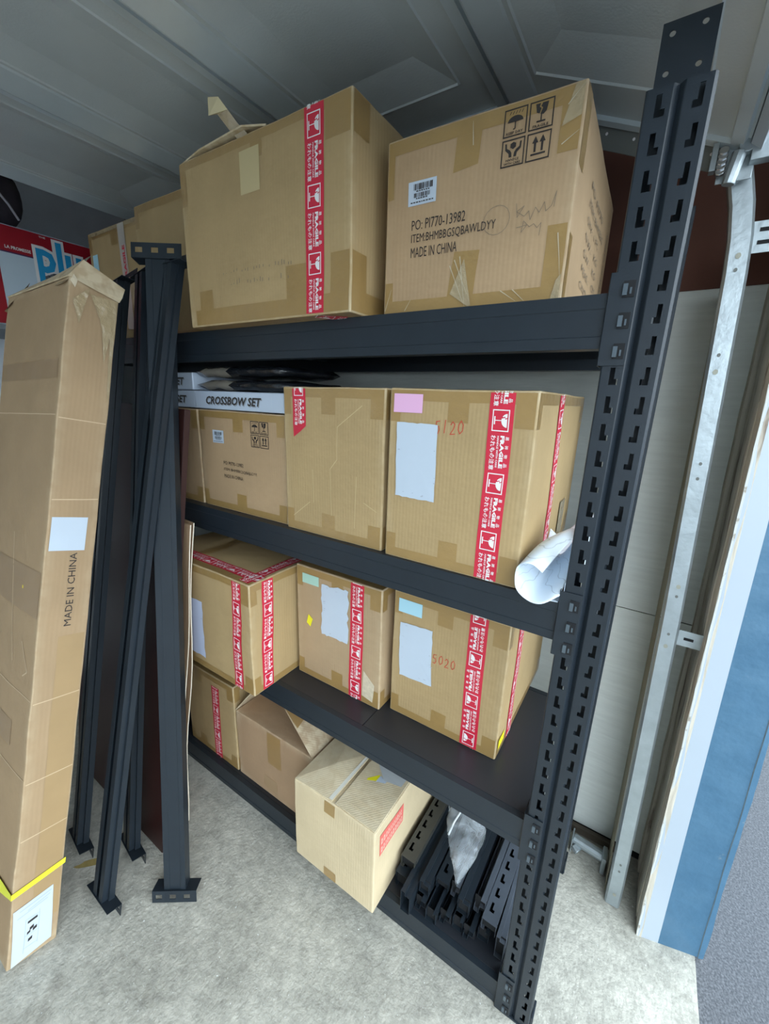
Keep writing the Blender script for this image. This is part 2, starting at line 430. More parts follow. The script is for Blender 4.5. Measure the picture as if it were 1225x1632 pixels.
def care_icons(c, mb, face, u, v, s, mi=0):
    """umbrella / goblet / hands / arrows, 2x2 block, upper-left corner at u,v; each square s wide"""
    g = s * 1.09
    def sq(ix, iy):
        V = []; F = []
        def add(vs, fs):
            o = len(V); V.extend(vs); F.extend(tuple(o + i for i in f) for f in fs)
        outline(add, 0, 1, 0, 1, 0.05)
        return V, F, add, (u + ix * g, v - iy * g - s)
    def put(V, F, org): c.flat(mb, face, V, F, 0.0016, org, (1, 0), s, s, mi)
    def q(add, x0, x1, y0, y1): add([(x0, y0), (x1, y0), (x1, y1), (x0, y1)], [(0, 1, 2, 3)])
    def tx(add, body, x, y, w, h):
        vs, fs = text2d(body, 0.02, 0, 1); add([(x + a * w, y + b * h) for a, b in vs], fs)
    V, F, add, org = sq(0, 0)
    add([(0.5 + 0.34 * math.cos(a), 0.52 + 0.22 * math.sin(a)) for a in [math.pi * i / 12 for i in range(13)]], [tuple(range(13))])
    q(add, 0.48, 0.53, 0.26, 0.55); q(add, 0.42, 0.5, 0.24, 0.28)
    for k in range(5): x = 0.22 + k * 0.13; add([(x, 0.79), (x + 0.03, 0.79), (x + 0.09, 0.90), (x + 0.06, 0.90)], [(0, 1, 2, 3)])
    tx(add, 'KEEP DRY', 0.14, 0.08, 0.72, 0.10); put(V, F, org)
    V, F, add, org = sq(1, 0)
    add([(0.24, 0.9), (0.44, 0.9), (0.40, 0.78), (0.48, 0.72), (0.42, 0.55), (0.30, 0.60)], [tuple(range(6))])
    add([(0.52, 0.9), (0.76, 0.9), (0.70, 0.60), (0.58, 0.50), (0.45, 0.53), (0.54, 0.73), (0.46, 0.79)], [tuple(range(7))])
    q(add, 0.475, 0.525, 0.30, 0.53); q(add, 0.32, 0.68, 0.25, 0.31)
    tx(add, 'FRAGILE', 0.18, 0.08, 0.64, 0.10); put(V, F, org)
    V, F, add, org = sq(0, 1)
    for sx in (1, -1):
        X = lambda x: 0.5 + sx * x
        add([(X(0.04), 0.34), (X(0.16), 0.34), (X(0.18), 0.48), (X(0.34), 0.62), (X(0.36), 0.86), (X(0.29), 0.86), (X(0.27), 0.68), (X(0.13), 0.60), (X(0.06), 0.50)], [tuple(range(9))])
    add([(0.5, 0.62), (0.62, 0.69), (0.62, 0.82), (0.5, 0.88), (0.38, 0.82), (0.38, 0.69)], [tuple(range(6))])
    tx(add, 'HANDLE', 0.22, 0.20, 0.56, 0.09); tx(add, 'WITH CARE', 0.14, 0.07, 0.72, 0.09); put(V, F, org)
    V, F, add, org = sq(1, 1)
    for x in (0.36, 0.66):
        q(add, x - 0.045, x + 0.045, 0.32, 0.68); add([(x - 0.13, 0.64), (x + 0.13, 0.64), (x, 0.88)], [(0, 1, 2)])
    q(add, 0.20, 0.82, 0.20, 0.27); put(V, F, org)

def barcode_label(c, face, u0, v0, w, h, seed=3):
    mb = MB(); rnd = random.Random(seed)
    c.rect(mb, face, u0, u0 + w, v0, v0 + h, 0.0018, 0)
    for (y0, y1, x0, x1) in ((0.62, 0.88, 0.2, 0.86), (0.32, 0.50, 0.22, 0.8)):
        x = x0
        while x < x1:
            t = rnd.choice((0.012, 0.02, 0.035)); mb.add([c.fmap(face, u0 + a * w, v0 + b * h, 0.0026) for a, b in ((x, y0), (x + t, y0), (x + t, y1), (x, y1))], [(0, 1, 2, 3)], 1)
            x += t + rnd.choice((0.012, 0.02, 0.03))
    for y, a, b in ((0.55, .3, .75), (0.25, .3, .7), (0.10, .1, .9)):
        x = a
        while x < b:
            t = rnd.uniform(.03, .08); mb.add([c.fmap(face, u0 + p * w, v0 + q * h, 0.0026) for p, q in ((x, y), (x + t, y), (x + t, y + .045), (x, y + .045))], [(0, 1, 2, 3)], 1); x += t + .025
    c._fin(mb, 'barcode_label', [PAPER, INK])

def scribble(c, face, pts, r=0.0009, name='handwriting', m=None):
    mb = MB()
    for line in pts:
        for a, b in zip(line[:-1], line[1:]):
            a = Vector(a); b = Vector(b); d = (b - a)
            if d.length < 1e-6: continue
            n = Vector((-d.y, d.x)).normalized() * r; d = d.normalized() * r * .6
            mb.add([c.fmap(face, *p, 0.0019) for p in (a - n - d, b - n + d, b + n + d, a + n - d)], [(0, 1, 2, 3)])
    return c._fin(mb, name, m or REDPEN)

DIG = {'5': [[(.75, 1), (.2, .95), (.15, .55), (.6, .6), (.75, .3), (.5, 0), (.1, .08)]], '0': [[(.5, 1), (.15, .7), (.1, .3), (.4, 0), (.8, .25), (.85, .7), (.5, 1)]],
       '1': [[(.45, 1), (.35, 0)]], '2': [[(.1, .75), (.4, 1), (.75, .8), (.6, .45), (.1, .02), (.85, .06)]]}
def digits(txt, u, v, w, h):
    out = []
    for i, ch in enumerate(txt):
        for ln in DIG[ch]: out.append([(u + (i + p[0] * .8) * w, v + p[1] * h + (0.003 if i % 2 else 0)) for p in ln])
    return out

# ============================================================ THE PLACE
def sbox(name, x0, x1, y0, y1, z0, z1, m, bevel=0):
    b = MB(); b.box(x0, x1, y0, y1, z0, z1); return struct(b.build(name, m, bevel=bevel))

# floor slab with a slightly ragged outer edge, asphalt outside
b = MB()
xs = [-3.0 + 3.46 * i / 24 for i in range(25)]; ys = [-3.6 + 4.34 * j / 60 for j in range(61)]
def fx(i, j): return xs[i] + (0.006 * noise.noise(Vector((0, ys[j] * 9, 0))) + 0.018 * (ys[j] + .3) * .2 if i == 24 else 0)
b.add([(fx(i, j), ys[j], 0) for i in range(25) for j in range(61)], [(i * 61 + j, (i + 1) * 61 + j, (i + 1) * 61 + j + 1, i * 61 + j + 1) for i in range(24) for j in range(60)])
o0 = 24 * 61
b.add([(fx(24, j), ys[j], 0) for j in range(61)] + [(fx(24, j) + .004, ys[j], -0.05) for j in range(61)], [(j, j + 1, 62 + j, 61 + j) for j in range(60)])
floor = struct(b.build('floor', CONC))
sbox('floor_outside', 0.40, 30, -20, 20, -0.06, -0.014, ASPH)

# side wall behind the rack: pale boards with a dark board above
b = MB(); b.box(-3.0, 0.305, 0.72, 0.74, 0.035, 1.0415); b.box(-3.0, 0.305, 0.72, 0.74, 1.0445, 2.073); b.box(-3.0, 0.305, 0.724, 0.75, 0.0, 2.073, 1)
struct(b.build('wall_back', [SIDING, HOLE], bevel=0.001))
sbox('wall_back_upper', -3.0, 0.60, 0.716, 0.75, 2.073, 2.95, REDBRN)
sbox('wall_left', -3.04, -3.0, -3.6, 0.75, 0, 2.95, mat('dim_grey_wall', (0.80, 0.85, 0.90), 0.8, var=0.1))
sbox('wall_front', -3.0, 0.46, -3.64, -3.6, 0, 2.95, mat('plain_grey_wall', (0.80, 0.81, 0.81), 0.8, var=0.1))
sbox('ceiling', -3.04, 0.46, -3.64, 0.75, 2.90, 2.95, mat('plain_ceiling', (0.75, 0.76, 0.76), 0.8, var=0.1))
sbox('trim_3', 0.30, 0.46, -3.6, 0.716, 2.52, 2.9, REDBRN)
b = MB(); b.box(-3.0, 0.25, 0.700, 0.719, 0, 0.03); struct(b.build('baseboard_back', mat('dark_sill', (0.10, 0.08, 0.06), 0.8)))

LEAN = -0.0205   # the old jamb is slightly out of plumb
def leaned(mb): mb.v = [(x + LEAN * z, y, z) for x, y, z in mb.v]; return mb
b = MB()
def wavy(y0, y1, x0, seed, mi=0):
    n = 50
    for k in range(n):
        z0, z1 = 2.52 * k / n, 2.52 * (k + 1) / n
        f = lambda z, s: 0.004 * noise.noise(Vector((s, z * 6, seed)))
        b.add([(x0 + f(z0, 9), y0 + f(z0, 1), z0), (x0 + f(z0, 9), y1 + f(z0, 4), z0), (x0 + f(z1, 9), y1 + f(z1, 4), z1), (x0 + f(z1, 9), y0 + f(z1, 1), z1),
               (x0 + .016, y0 + f(z0, 1), z0), (x0 + .016, y1 + f(z0, 4), z0), (x0 + .016, y1 + f(z1, 4), z1), (x0 + .016, y0 + f(z1, 1), z1)],
              [(0, 1, 2, 3), (0, 3, 7, 4), (1, 5, 6, 2)], mi)
wavy(0.441, 0.500, 0.2945, 2.2); wavy(0.502, 0.628, 0.2925, 5.1); wavy(0.672, 0.72, 0.288, 8.4)
b.box(0.305, 0.315, 0.46, 0.76, 0, 2.52, 1)
struct(leaned(b).build('trim_1', [WOOD, HOLE]))
b = MB()
n = 90
for k in range(n):   # white facing board with a chipped inner edge
    z0, z1 = 2.52 * k / n, 2.52 * (k + 1) / n
    e = lambda z: 0.2957 + 0.0025 * noise.noise(Vector((3, z * 22, 0)))
    for (xa, xb, ya, yb) in ((None, 0.301, 0.4395, 0.4400), (0.301, 0.3585, 0.4400, 0.4560)):
        va = [(e(z0) if xa is None else xa, ya, z0), (xb, yb, z0), (xb, yb, z1), (e(z1) if xa is None else xa, ya, z1)]
        b.add(va, [(0, 1, 2, 3)], 1 if xa is None else 0)
    b.add([(e(z0), 0.4395, z0), (e(z1), 0.4395, z1), (0.297, 0.52, z1), (0.297, 0.52, z0)], [(0, 1, 2, 3)], 1)
struct(leaned(b).build('trim_2', [TRIMW, mat('chipped_white_edge', (0.55, 0.57, 0.55), 0.7, col2=(0.32, 0.29, 0.24), vscale=30, thresh=(.35, .42))]))
b = MB()
for k in range(n):
    z0, z1 = 2.95 * k / n, 2.95 * (k + 1) / n
    e = lambda z: 0.484 + 0.004 * noise.noise(Vector((7, z * 5, 0))) + 0.002 * noise.noise(Vector((7, z * 40, 0)))
    g = lambda z: 0.468 + 0.004 * noise.noise(Vector((1, z * 4, 0)))
    P = lambda x, z, dy=0: (x, 0.456 + (x - 0.3585) * 0.27 + dy, z)
    b.add([P(0.3585, z0), P(g(z0), z0), P(g(z1), z1), P(0.3585, z1)], [(0, 1, 2, 3)])
    b.add([P(g(z0), z0), P(g(z0) + .002, z0, -.003), P(g(z1) + .002, z1, -.003), P(g(z1), z1)], [(0, 1, 2, 3)], 1)
    b.add([P(g(z0) + .002, z0, -.003), P(e(z0), z0, 0), P(e(z1), z1, 0), P(g(z1) + .002, z1, -.003)], [(0, 1, 2, 3)])
    b.add([P(e(z0), z0), P(e(z1), z1), (e(z1) + .004, 4.0, z1), (e(z0) + .004, 4.0, z0)], [(0, 1, 2, 3)], 1 if noise.noise(Vector((5, z0 * 9, 2))) > .25 else 0)
struct(leaned(b).build('wall_right', [BLUE, PLASTER]))

# ------------------------------------------------------------ overhead sectional door
Y0, Y1 = 0.455, -2.75
door = empty('door_1', (0, 0, 0)); struct(door)
DARKG = mat('dark_galvanised', (0.16, 0.17, 0.16), 0.6, metal=0.3)
def section(xa, za, xb, zb):
    """xa inner end, xb end nearer the opening"""
    A = Vector((xa, 0, za)); B = Vector((xb, 0, zb)); W = (B - A).length; ex = (B - A) / W; dn = Vector((ex.z, 0, -ex.x))
    P = lambda s, y, d: tuple(A + ex * s + dn * d + Vector((0, y, 0)))
    b = MB()
    ysplit = [Y0, 0.31, -1.10, -1.24, -2.62, Y1]
    o0, o1, i0, i1 = 0.10, W - 0.10, 0.175, W - 0.175
    def q(s0, s1, y0, y1, d0=0, d1=0, mi=0):
        b.add([P(s0, y0, d0), P(s1, y0, d1), P(s1, y1, d1), P(s0, y1, d0)], [(0, 1, 2, 3)], mi)
    for y0, y1, pan in ((Y0, 0.31, 0), (0.31, -1.10, 1), (-1.10, -1.24, 0), (-1.24, -2.62, 1), (-2.62, Y1, 0)):
        if not pan: q(0, W, y0, y1)
        else:
            q(0, o0, y0, y1); q(o1, W, y0, y1)
            ya, yb = y0 - 0.105, y1 + 0.105; D = -0.020; r = 0.006
            # lip, long bevels, end bevels, centre
            b.add([P(o0, y0, 0), P(o1, y0, 0), P(i1, ya, D), P(i0, ya, D)], [(0, 1, 2, 3)])
            b.add([P(o0, y1, 0), P(o1, y1, 0), P(i1, yb, D), P(i0, yb, D)], [(0, 1, 2, 3)])
            b.add([P(o0, y0, 0), P(o0, y1, 0), P(i0, yb, D), P(i0, ya, D)], [(0, 1, 2, 3)])
            b.add([P(o1, y0, 0), P(o1, y1, 0), P(i1, yb, D), P(i1, ya, D)], [(0, 1, 2, 3)])
            b.add([P(i0, ya, D), P(i1, ya, D), P(i1, yb, D), P(i0, yb, D)], [(0, 1, 2, 3)])
            t = 0.006
            for s0, s1, yy0, yy1 in ((o0 - t, o0, y0 + t, y1 - t), (o1, o1 + t, y0 + t, y1 - t), (o0, o1, y0, y0 + t), (o0, o1, y1 - t, y1)):
                b.prism([(s0, 0), (s1, 0), ((s0 + s1) / 2, 0.004)], lambda p, tt: P(p[0], tt, p[1]), yy0, yy1, 0) if s1 - s0 < 0.01 else b.prism([(yy0, 0), (yy1, 0), ((yy0 + yy1) / 2, 0.004)], lambda p, tt: P(tt, p[0], p[1]), s0, s1, 0)
    # back skin
    b.add([P(0, Y0, -0.04), P(W, Y0, -0.04), P(W, Y1, -0.04), P(0, Y1, -0.04)], [(0, 1, 2, 3)])
    b.add([P(0, Y0, 0), P(W, Y0, 0), P(W, Y0, -0.04), P(0, Y0, -0.04)], [(0, 1, 2, 3)])
    for s in (0, W): b.add([P(s, Y0, 0), P(s, Y1, 0), P(s, Y1, -.04), P(s, Y0, -.04)], [(0, 1, 2, 3)])
    # meeting rails: a broad rolled rail on one side of the joint, a narrow one on the other
    b.prism([(0.004, 0), (0.006, 0.022), (0.016, 0.026), (0.075, 0.004), (0.08, 0)], lambda p, t: P(p[0], t, p[1]), Y0, Y1, 1)
    b.prism([(W - 0.040, 0), (W - 0.034, 0.010), (W - 0.008, 0.012), (W - 0.006, 0)], lambda p, t: P(p[0], t, p[1]), Y0, Y1, 1)
    sec = b.build('door_section', [DOOR, RAIL], door)
    # end stile with punched flange
    b = MB(); b.prism([(Y0 - 0.012, 0), (Y0 + .004, 0), (Y0 + .004, 0.014), (Y0 - 0.012, 0.010)], lambda p, t: P(t, p[0], p[1]), 0, W, 0)
    b.prism([(Y0 + 0.004, -0.03), (Y0 + 0.006, -0.03), (Y0 + 0.030, 0.05), (Y0 + 0.028, 0.05)], lambda p, t: P(t, p[0], p[1]), 0, W, 1)
    s = 0.03
    while s < W - .02:
        c = P(s, Y0 + 0.0185, 0.022)
        b.add([P(s + .0035 * math.cos(a), Y0 + 0.0175 + .0010 * math.sin(a), 0.022 + .0035 * math.sin(a)) for a in [i * math.pi / 3 for i in range(6)]], [tuple(range(6))], 2)
        s += 0.028 if int(s * 40) % 5 else 0.07
    b.build('end_stile', [RAIL, DARKG, WHITE], sec)
    return sec
jn = [(-2.22, 2.535), (-1.59, 2.53), (-1.03, 2.53), (-0.42, 2.53), (0.127, 2.3035)]
for (xa, za), (xb, zb) in zip(jn[:-1], jn[1:]):
    section(xa + .005, za, xb - .005, zb)
# bottom weather rail of the last section
ex = Vector((0.547, 0, -0.2265)).normalized(); dn = Vector((ex.z, 0, -ex.x))
b = MB(); b.prism([(0.000, -0.042), (0.024, -0.042), (0.024, 0.016), (0.000, 0.010)], lambda p, t: tuple(Vector((0.127, t, 2.3035)) + ex * p[0] + dn * p[1]), Y0, Y1, 0)
b.build('bottom_rail', [TRIMW], door)
# roller bracket at the bottom corner
b = MB()
Cn = Vector((0.108, 0.462, 2.268))
b.box(Cn.x - .035, Cn.x + .03, Cn.y - .004, Cn.y, Cn.z - .03, Cn.z + .045, 0)
b.box(Cn.x - .052, Cn.x - .040, Cn.y - .018, Cn.y + .005, Cn.z - .006, Cn.z + .048, 0)
b.box(Cn.x + .02, Cn.x + .06, Cn.y - .03, Cn.y + .0, Cn.z - .005, Cn.z + .035, 0)
b.tube([(Cn.x + .012, Cn.y - .03, Cn.z + .03), (Cn.x + .012, Cn.y - .008, Cn.z + .03)], .017, 14, 0)
b.tube([(Cn.x - .000, Cn.y - .018, Cn.z + .02), (Cn.x - .010, Cn.y - .016, Cn.z - .040)], [.015, .013], 10, 0)
for k in range(5): b.tube([(Cn.x - .03, Cn.y - .02, Cn.z + .030 - k * .010), (Cn.x - .03, Cn.y - .012, Cn.z + .027 - k * .010)], .010, 8, 1)
b.tube([(Cn.x + .005, Cn.y, Cn.z - .02), (Cn.x + .005, Cn.y + .05, Cn.z - .02)], .006, 8, 0)
b.build('roller_bracket', [GALV, SCUFF], door, bevel=.0015)

# ------------------------------------------------------------ door track
trk = empty('door_track', (0.205, 0.5, 0), label='galvanised steel door track up the wall beside the opening, curving inward at its top', cat='door track')
path = [(0.2165, 0.005), (0.2165, 0.10), (0.205, 0.60), (0.190, 1.15), (0.172, 1.60), (0.153, 2.05), (0.147, 2.13), (0.136, 2.20), (0.118, 2.27), (0.085, 2.335), (0.035, 2.385), (-0.04, 2.42), (-0.35, 2.50), (-0.6, 2.52), (-2.2, 2.53)]
b = MB(); rings = []
for i, (x, z) in enumerate(path):
    p0 = Vector(path[max(i - 1, 0)]); p1 = Vector(path[min(i + 1, len(path) - 1)]); t = (p1 - p0).normalized(); nn = Vector((t.y, -t.x))
    prof = [(-.024, .024), (-.0245, -.010), (-.019, -.016), (.017, -.016), (.0225, -.010), (.024, .024)]   # (across, y)
    rings.append([(x + nn.x * a - 0.205, yy, z + nn.y * a) for a, yy in prof])
for i in range(len(rings) - 1):
    b.add(rings[i] + rings[i + 1], [(k, k + 1, k + 7, k + 6) for k in range(5)], 0)
    
b.build('track_channel', [GALV, GALVD], trk, thick=.0022, fix=False)
b = MB()   # timber batten edge that shows left of the channel
b.prism([(-.0275, .03), (-.0255, .03), (-.0255, .215), (-.0275, .215)], lambda p, t: (p[0] + .0115 + (path[3][0] - .2165 + .0) * (t / 1.15), p[1] , t), 0.0, 2.05, 0)
b.build('backing_strip', mat('tan_batten', (0.30, 0.27, 0.19), 0.8), trk)
for k, (x, z) in enumerate([(0.2165, .06), (0.2140, .17), (.2135, .20), (.1905, 1.06), (.1905, 1.10), (.188, 1.22), (.187, 1.25), (.172, 1.56), (.171, 1.60), (.157, 1.83), (.156, 1.87), (.150, 2.06), (.149, 2.09)]):
    b = MB(); r = .0038 if k % 3 else .0055
    b.add([(x - .205 + r * math.cos(a), -.0172, z + r * 1.2 * math.sin(a)) for a in [i * math.pi / 5 for i in range(10)]], [tuple(range(10))])
    b.build('bolt_hole', DARKG if k % 3 else GALVD, trk)
for z, x0, x1 in ((1.093, .215, .272), (2.128, .165, .30)):
    b = MB(); x0 -= .205; x1 -= .205
    h = .024 if z < 2 else .033
    b.box(x0, x1, -.004, -.001, z - h, z + h, 0)
    for zz in (-.35 * h, .45 * h) if z > 2 else (0,): b.box(x0 + .014, x1 - .02, -.0055, -.004, z + zz - .004, z + zz + .004, 1)
    b.build('flag_bracket', [GALV, HOLE], trk)
# ------------------------------------------------------------ bolt latch lying at the wall foot
b = MB()
b.tube([(0.062, 0.63, 0.043), (0.174, 0.615, 0.045)], .020, 12, 0); b.tube([(0.066, 0.612, 0.030), (0.086, 0.60, 0.022)], .016, 12, 0)
b.box(0.165, 0.180, 0.58, 0.64, 0.0, 0.075, 0); b.box(0.055, 0.06, 0.60, 0.655, 0.0, 0.068, 0)
tag(b.build('door_bolt', [GALV], bevel=.002), 'dull steel bolt bar lying on the concrete at the foot of the door track', 'bolt')

# ============================================================ THE RACK
def strip_cells(mb, P, Q, H, holes, pitch=0.05, z_first=0.025, nk=44, mi=0):
    """flat sheet between plan points P and Q, height H, punched: holes = list of (t0,t1,z0,z1) per pitch"""
    P = Vector(P); Q = Vector(Q); L = (Q - P).length
    ts = sorted({0.0, L, *[h[0] for h in holes], *[h[1] for h in holes]}); zs = sorted({0.0, *[h[2] for h in holes], *[h[3] for h in holes], pitch})
    pos = lambda t, z: ((P + (Q - P) * (t / L)).x, (P + (Q - P) * (t / L)).y, z)
    def cell(t0, t1, z0, z1): mb.add([pos(t0, z0), pos(t1, z0), pos(t1, z1), pos(t0, z1)], [(0, 1, 2, 3)], mi)
    z = z_first
    for a, b_ in zip(ts[:-1], ts[1:]): cell(a, b_, 0, z_first)
    for k in range(nk):
        for z0, z1 in zip(zs[:-1], zs[1:]):
            for t0, t1 in zip(ts[:-1], ts[1:]):
                if any(h[0] - 1e-6 <= t0 and t1 <= h[1] + 1e-6 and h[2] - 1e-6 <= z0 and z1 <= h[3] + 1e-6 for h in holes): continue
                zz1 = min(z + z1, H)
                if z + z0 < H: cell(t0, t1, z + z0, zz1)
        z += pitch
    if z < H:
        for a, b_ in zip(ts[:-1], ts[1:]): cell(a, b_, z, H)
POST_H = 2.215
def post_mb(H=POST_H, nk=44):
    mb = MB()
    SL = [(0.0135, 0.0215, 0.0, 0.030), (0.0215, 0.0275, 0.0, 0.010)]
    SRt = [(0.0180, 0.0250, 0.0, 0.030), (0.0120, 0.0180, 0.0, 0.010)]
    strip_cells(mb, (-0.043, 0), (-0.009, 0), H, SL, nk=nk)
    strip_cells(mb, (0.0075, 0), (0.042, 0), H, SRt, nk=nk)
    for P, Q in (((-0.043, 0), (-0.046, 0.003)), ((-0.009, 0), (-0.001, 0.010)), ((-0.001, 0.010), (0.0075, 0)), ((0.042, 0), (0.046, 0.004)),
                 ((-0.046, 0.048), (-0.0215, 0.048)), ((0.046, 0.048), (0.0205, 0.048))):
        mb.add([(*P, 0), (*Q, 0), (*Q, H), (*P, H)], [(0, 1, 2, 3)])
    for sx in (-1, 1):
        strip_cells(mb, (sx * 0.046, 0.004 if sx > 0 else .003), (sx * 0.046, 0.048), H, [(0.018, 0.026, 0.0, 0.022)], nk=nk)
    return mb
def beam_mb(L):
    """rolled open channel: face with two grooves, stepped ledge for the deck, open at the back"""
    mb = MB(); pr = [(.040, .050), (.040, .079), (.022, .079), (.022, .092), (.004, .092), (.004, .068), (.0055, .0665), (.0055, .0215), (.004, .020), (.004, 0), (.040, 0), (.040, .030)]
    mb.prism(pr, lambda p, t: (t, p[0], p[1]), 0, L, caps=False, closed=False)
    return mb
def bracket_mb(hooks):
    """welded end bracket at x=0 of the beam's right end"""
    mb = MB()
    zs = [-.030, -.008, .014, .040, .062, .088, .110, .122]; xs = [0, .014, .030, .043]
    for i in range(3):
        for k in range(7):
            if not hooks and i == 1 and k in (1, 3, 5): continue
            mb.add([(xs[i], -.0022, zs[k]), (xs[i + 1], -.0022, zs[k]), (xs[i + 1], -.0022, zs[k + 1]), (xs[i], -.0022, zs[k + 1])], [(0, 1, 2, 3)])
    mb.add([(0, -.0022, -.03), (0, .044, -.03), (0, .044, .122), (0, -.0022, .122)], [(0, 1, 2, 3)])
    return mb
RK = empty('storage_rack', (0, 0, 0), label='tall charcoal steel boltless storage rack with four loaded levels and slotted posts', cat='shelving')
XL = -2.304
ph0 = MB()
for x in (0, XL):
    for back in (0, 1):
        m = post_mb()
        if back: m.v = [(a, 0.545 - c, z) for a, c, z in m.v]
        m.v = [(a + x, c, z) for a, c, z in m.v]
        po = m.build('post', RACK, RK, thick=.0018)
        f = MB(); y0 = -.002 if not back else .495
        f.box(x - .048, x + .051, y0 - .0005, y0 + .052, 0, .006); f.box(x + .0465, x + .053, y0 + .006, y0 + .05, 0, .06)
        f.build('foot', RACK, po, bevel=.001)
# levels
LV = [0.003, 0.624, 1.236, 1.838]
def hook(parent, x, z):
    h = MB(); h.box(x + .002, x + .011, -.0052, -.003, z - .004, z + .018, 1); h.box(x - .006, x + .001, -.0085, -.003, z - .002, z + .016, 2); h.box(x - .0045, x + .0015, -.0065, -.003, z + .016, z + .022, 0)
    h.build('hook', [RACK, HOLE, mat('worn_steel', (0.10, 0.13, 0.155), 0.35, metal=0.4)], parent)
for li, z0 in enumerate(LV):
    for back in (0, 1):
        Lb = -XL - 0.104
        bm_ = beam_mb(Lb)
        bm_.v = [(a + XL + .052, (c if not back else .545 - c), z + z0) for a, c, z in bm_.v]
        bo = bm_.build('shelf_beam', RACK, RK, thick=.0016)
        for side in (0, 1):
            br = bracket_mb(True); dz = z0 + (0.027 if li == 0 else 0)
            br.v = [(-.052 + a if side == 0 else XL + .052 - a, (c - .001 if not back else .546 - c), z + dz) for a, c, z in br.v]
            bro = br.build('end_bracket', RACK, bo, thick=.002)
            if not back and side == 0:
                for k in range(3): 
                    zz = 0.025 + 0.05 * round((dz + [-.016, .034, .084][k]) / 0.05 ) 
                    h = MB(); x = -.0265; z = dz + [-.012, .038, .088][k] - .002
                    h.box(x - .004, x + .014, -.0050, -.0032, z - .005, z + .021, 1); h.box(x - .004, x + .003, -.0085, -.0032, z - .002, z + .016, 2)
                    h.box(x + .0065, x + .0095, -.0062, -.0032, z + .000, z + .010, 2)
                    h.v = [(a, c, q) for a, c, q in h.v]
                    br2 = h.build('hook', [RACK, HOLE, mat('worn_steel', (0.10, 0.13, 0.155), 0.35, metal=0.4)], bo)
    # side rails
    for x in (0, XL):
        s = MB(); s.box(x - .018, x + .018, .050, .495, z0 + .02, z0 + .078); s.build('side_rail', RACK, RK, bevel=.001)
    # deck: four steel panels
    wdk = (-XL - 0.104) / 4
    x1 = -.052
    for k, w_ in enumerate((0.522, 0.566, 0.566, 0.546)):
        s = MB(); x0 = x1 - w_
        s.box(x0 + .0008, x1 - .0008, .0232, .5218, z0 + .0795, z0 + .0912)
        s.build('deck_panel', DECK, RK, bevel=.0015); x1 = x0
    # centre stiffeners under the deck
    s = MB(); s.box(-1.17, -1.13, .041, .504, z0 + .04, z0 + .079); s.build('centre_support', RACK, RK)
# connector plates standing up out of the front posts
def plate(x0, x1, z0, z1, y, circles):
    me = bmesh.new(); vs = []
    def loop(pts):
        v = [me.verts.new((a, y, c)) for a, c in pts]; return [me.edges.new((v[i], v[(i + 1) % len(v)])) for i in range(len(v))]
    E = loop([(x0, z0), (x1, z0), (x1, z1), (x0, z1)])
    for cx, cz, r in circles: E += loop([(cx + r * math.cos(a), cz + r * math.sin(a)) for a in [2 * math.pi * k / 16 for k in range(16)]])
    bmesh.ops.triangle_fill(me, use_beauty=True, use_dissolve=False, edges=E)
    M_ = bpy.data.meshes.new('connector_plate'); me.to_mesh(M_); me.free(); M_.materials.append(RACK)
    o = bpy.data.objects.new('connector_plate', M_); COL.objects.link(o); o.parent = RK
    md = o.modifiers.new('thickness', 'SOLIDIFY'); md.thickness = .002
    return o
for x in (0,):
    plate(x - .0385, x + .0345, 2.13, 2.3065, .020, [(x + a, c, .0042) for a, c in ((-.0242, 2.2905), (.0166, 2.292), (-.0247, 2.2407), (.0172, 2.2415))])

# ============================================================ CARTONS ON THE RACK
Z4, Z3, Z2, Z1 = [z + 0.0914 for z in LV]
Z3 = 0.7156; Z2 = 1.3276; Z1 = 1.9298
# ---- top level
c = Carton('carton', 'large tan carton overhanging the top beam with one long vertical red fragile tape', (-1.205, -0.052, Z1), (0.620, 0.42, 0.428), TAN, 1)
mb = MB(); o = .0008
c.rect(mb, 'F', .03, .615, .003, .045, o); c.rect(mb, 'F', .002, .618, .405, .424, o)
c.rect(mb, 'F', .055, .115, .045, .095, o); c.rect(mb, 'F', .415, .484, .045, .120, o); c.rect(mb, 'F', .560, .618, .045, .130, o); c.rect(mb, 'F', .545, .618, .35, .405, o); c.rect(mb, 'F', .002, .03, .32, .405, o)
c.rect(mb, 'F', .305, .345, .37, .405, o)
c.rect(mb, 'R', .002, .06, .003, .13, o); c.rect(mb, 'R', .002, .06, .35, .424, o); c.rect(mb, 'D', .002, .618, .002, .05, o); c.rect(mb, 'R', .06, .41, .003, .05, o)
c._fin(mb, 'packing_tape', TAPE)
mb = MB(); c.rect(mb, 'F', .262, .335, .30, .395, o * 1.5); c._fin(mb, 'clear_tape', mat('yellowish_clear_tape', (0.56, 0.45, 0.24), .4))
c.fragile([('F', (.5135, .427), (.5115, .002), .120), ('D', (.5125, .002), (.56, .06), .0)], W=.056)
mb = MB()
for r0, n, u0, v0 in ((0, 24, .17, .128), (1, 22, .18, .098)):
    for k in range(n):
        if random.random() < .2: continue
        u = u0 + k * .0115 + random.uniform(-.002, .002); h = random.uniform(.003, .013) * (1 if k > 3 else .5); v = v0 - k * .0002 + random.uniform(-.002, .002)
        c.quad(mb, 'F', [(u, v), (u + .0022, v), (u + .0026, v + h), (u + .0003, v + h)], .0013)
c._fin(mb, 'printed_marking', FAINT)
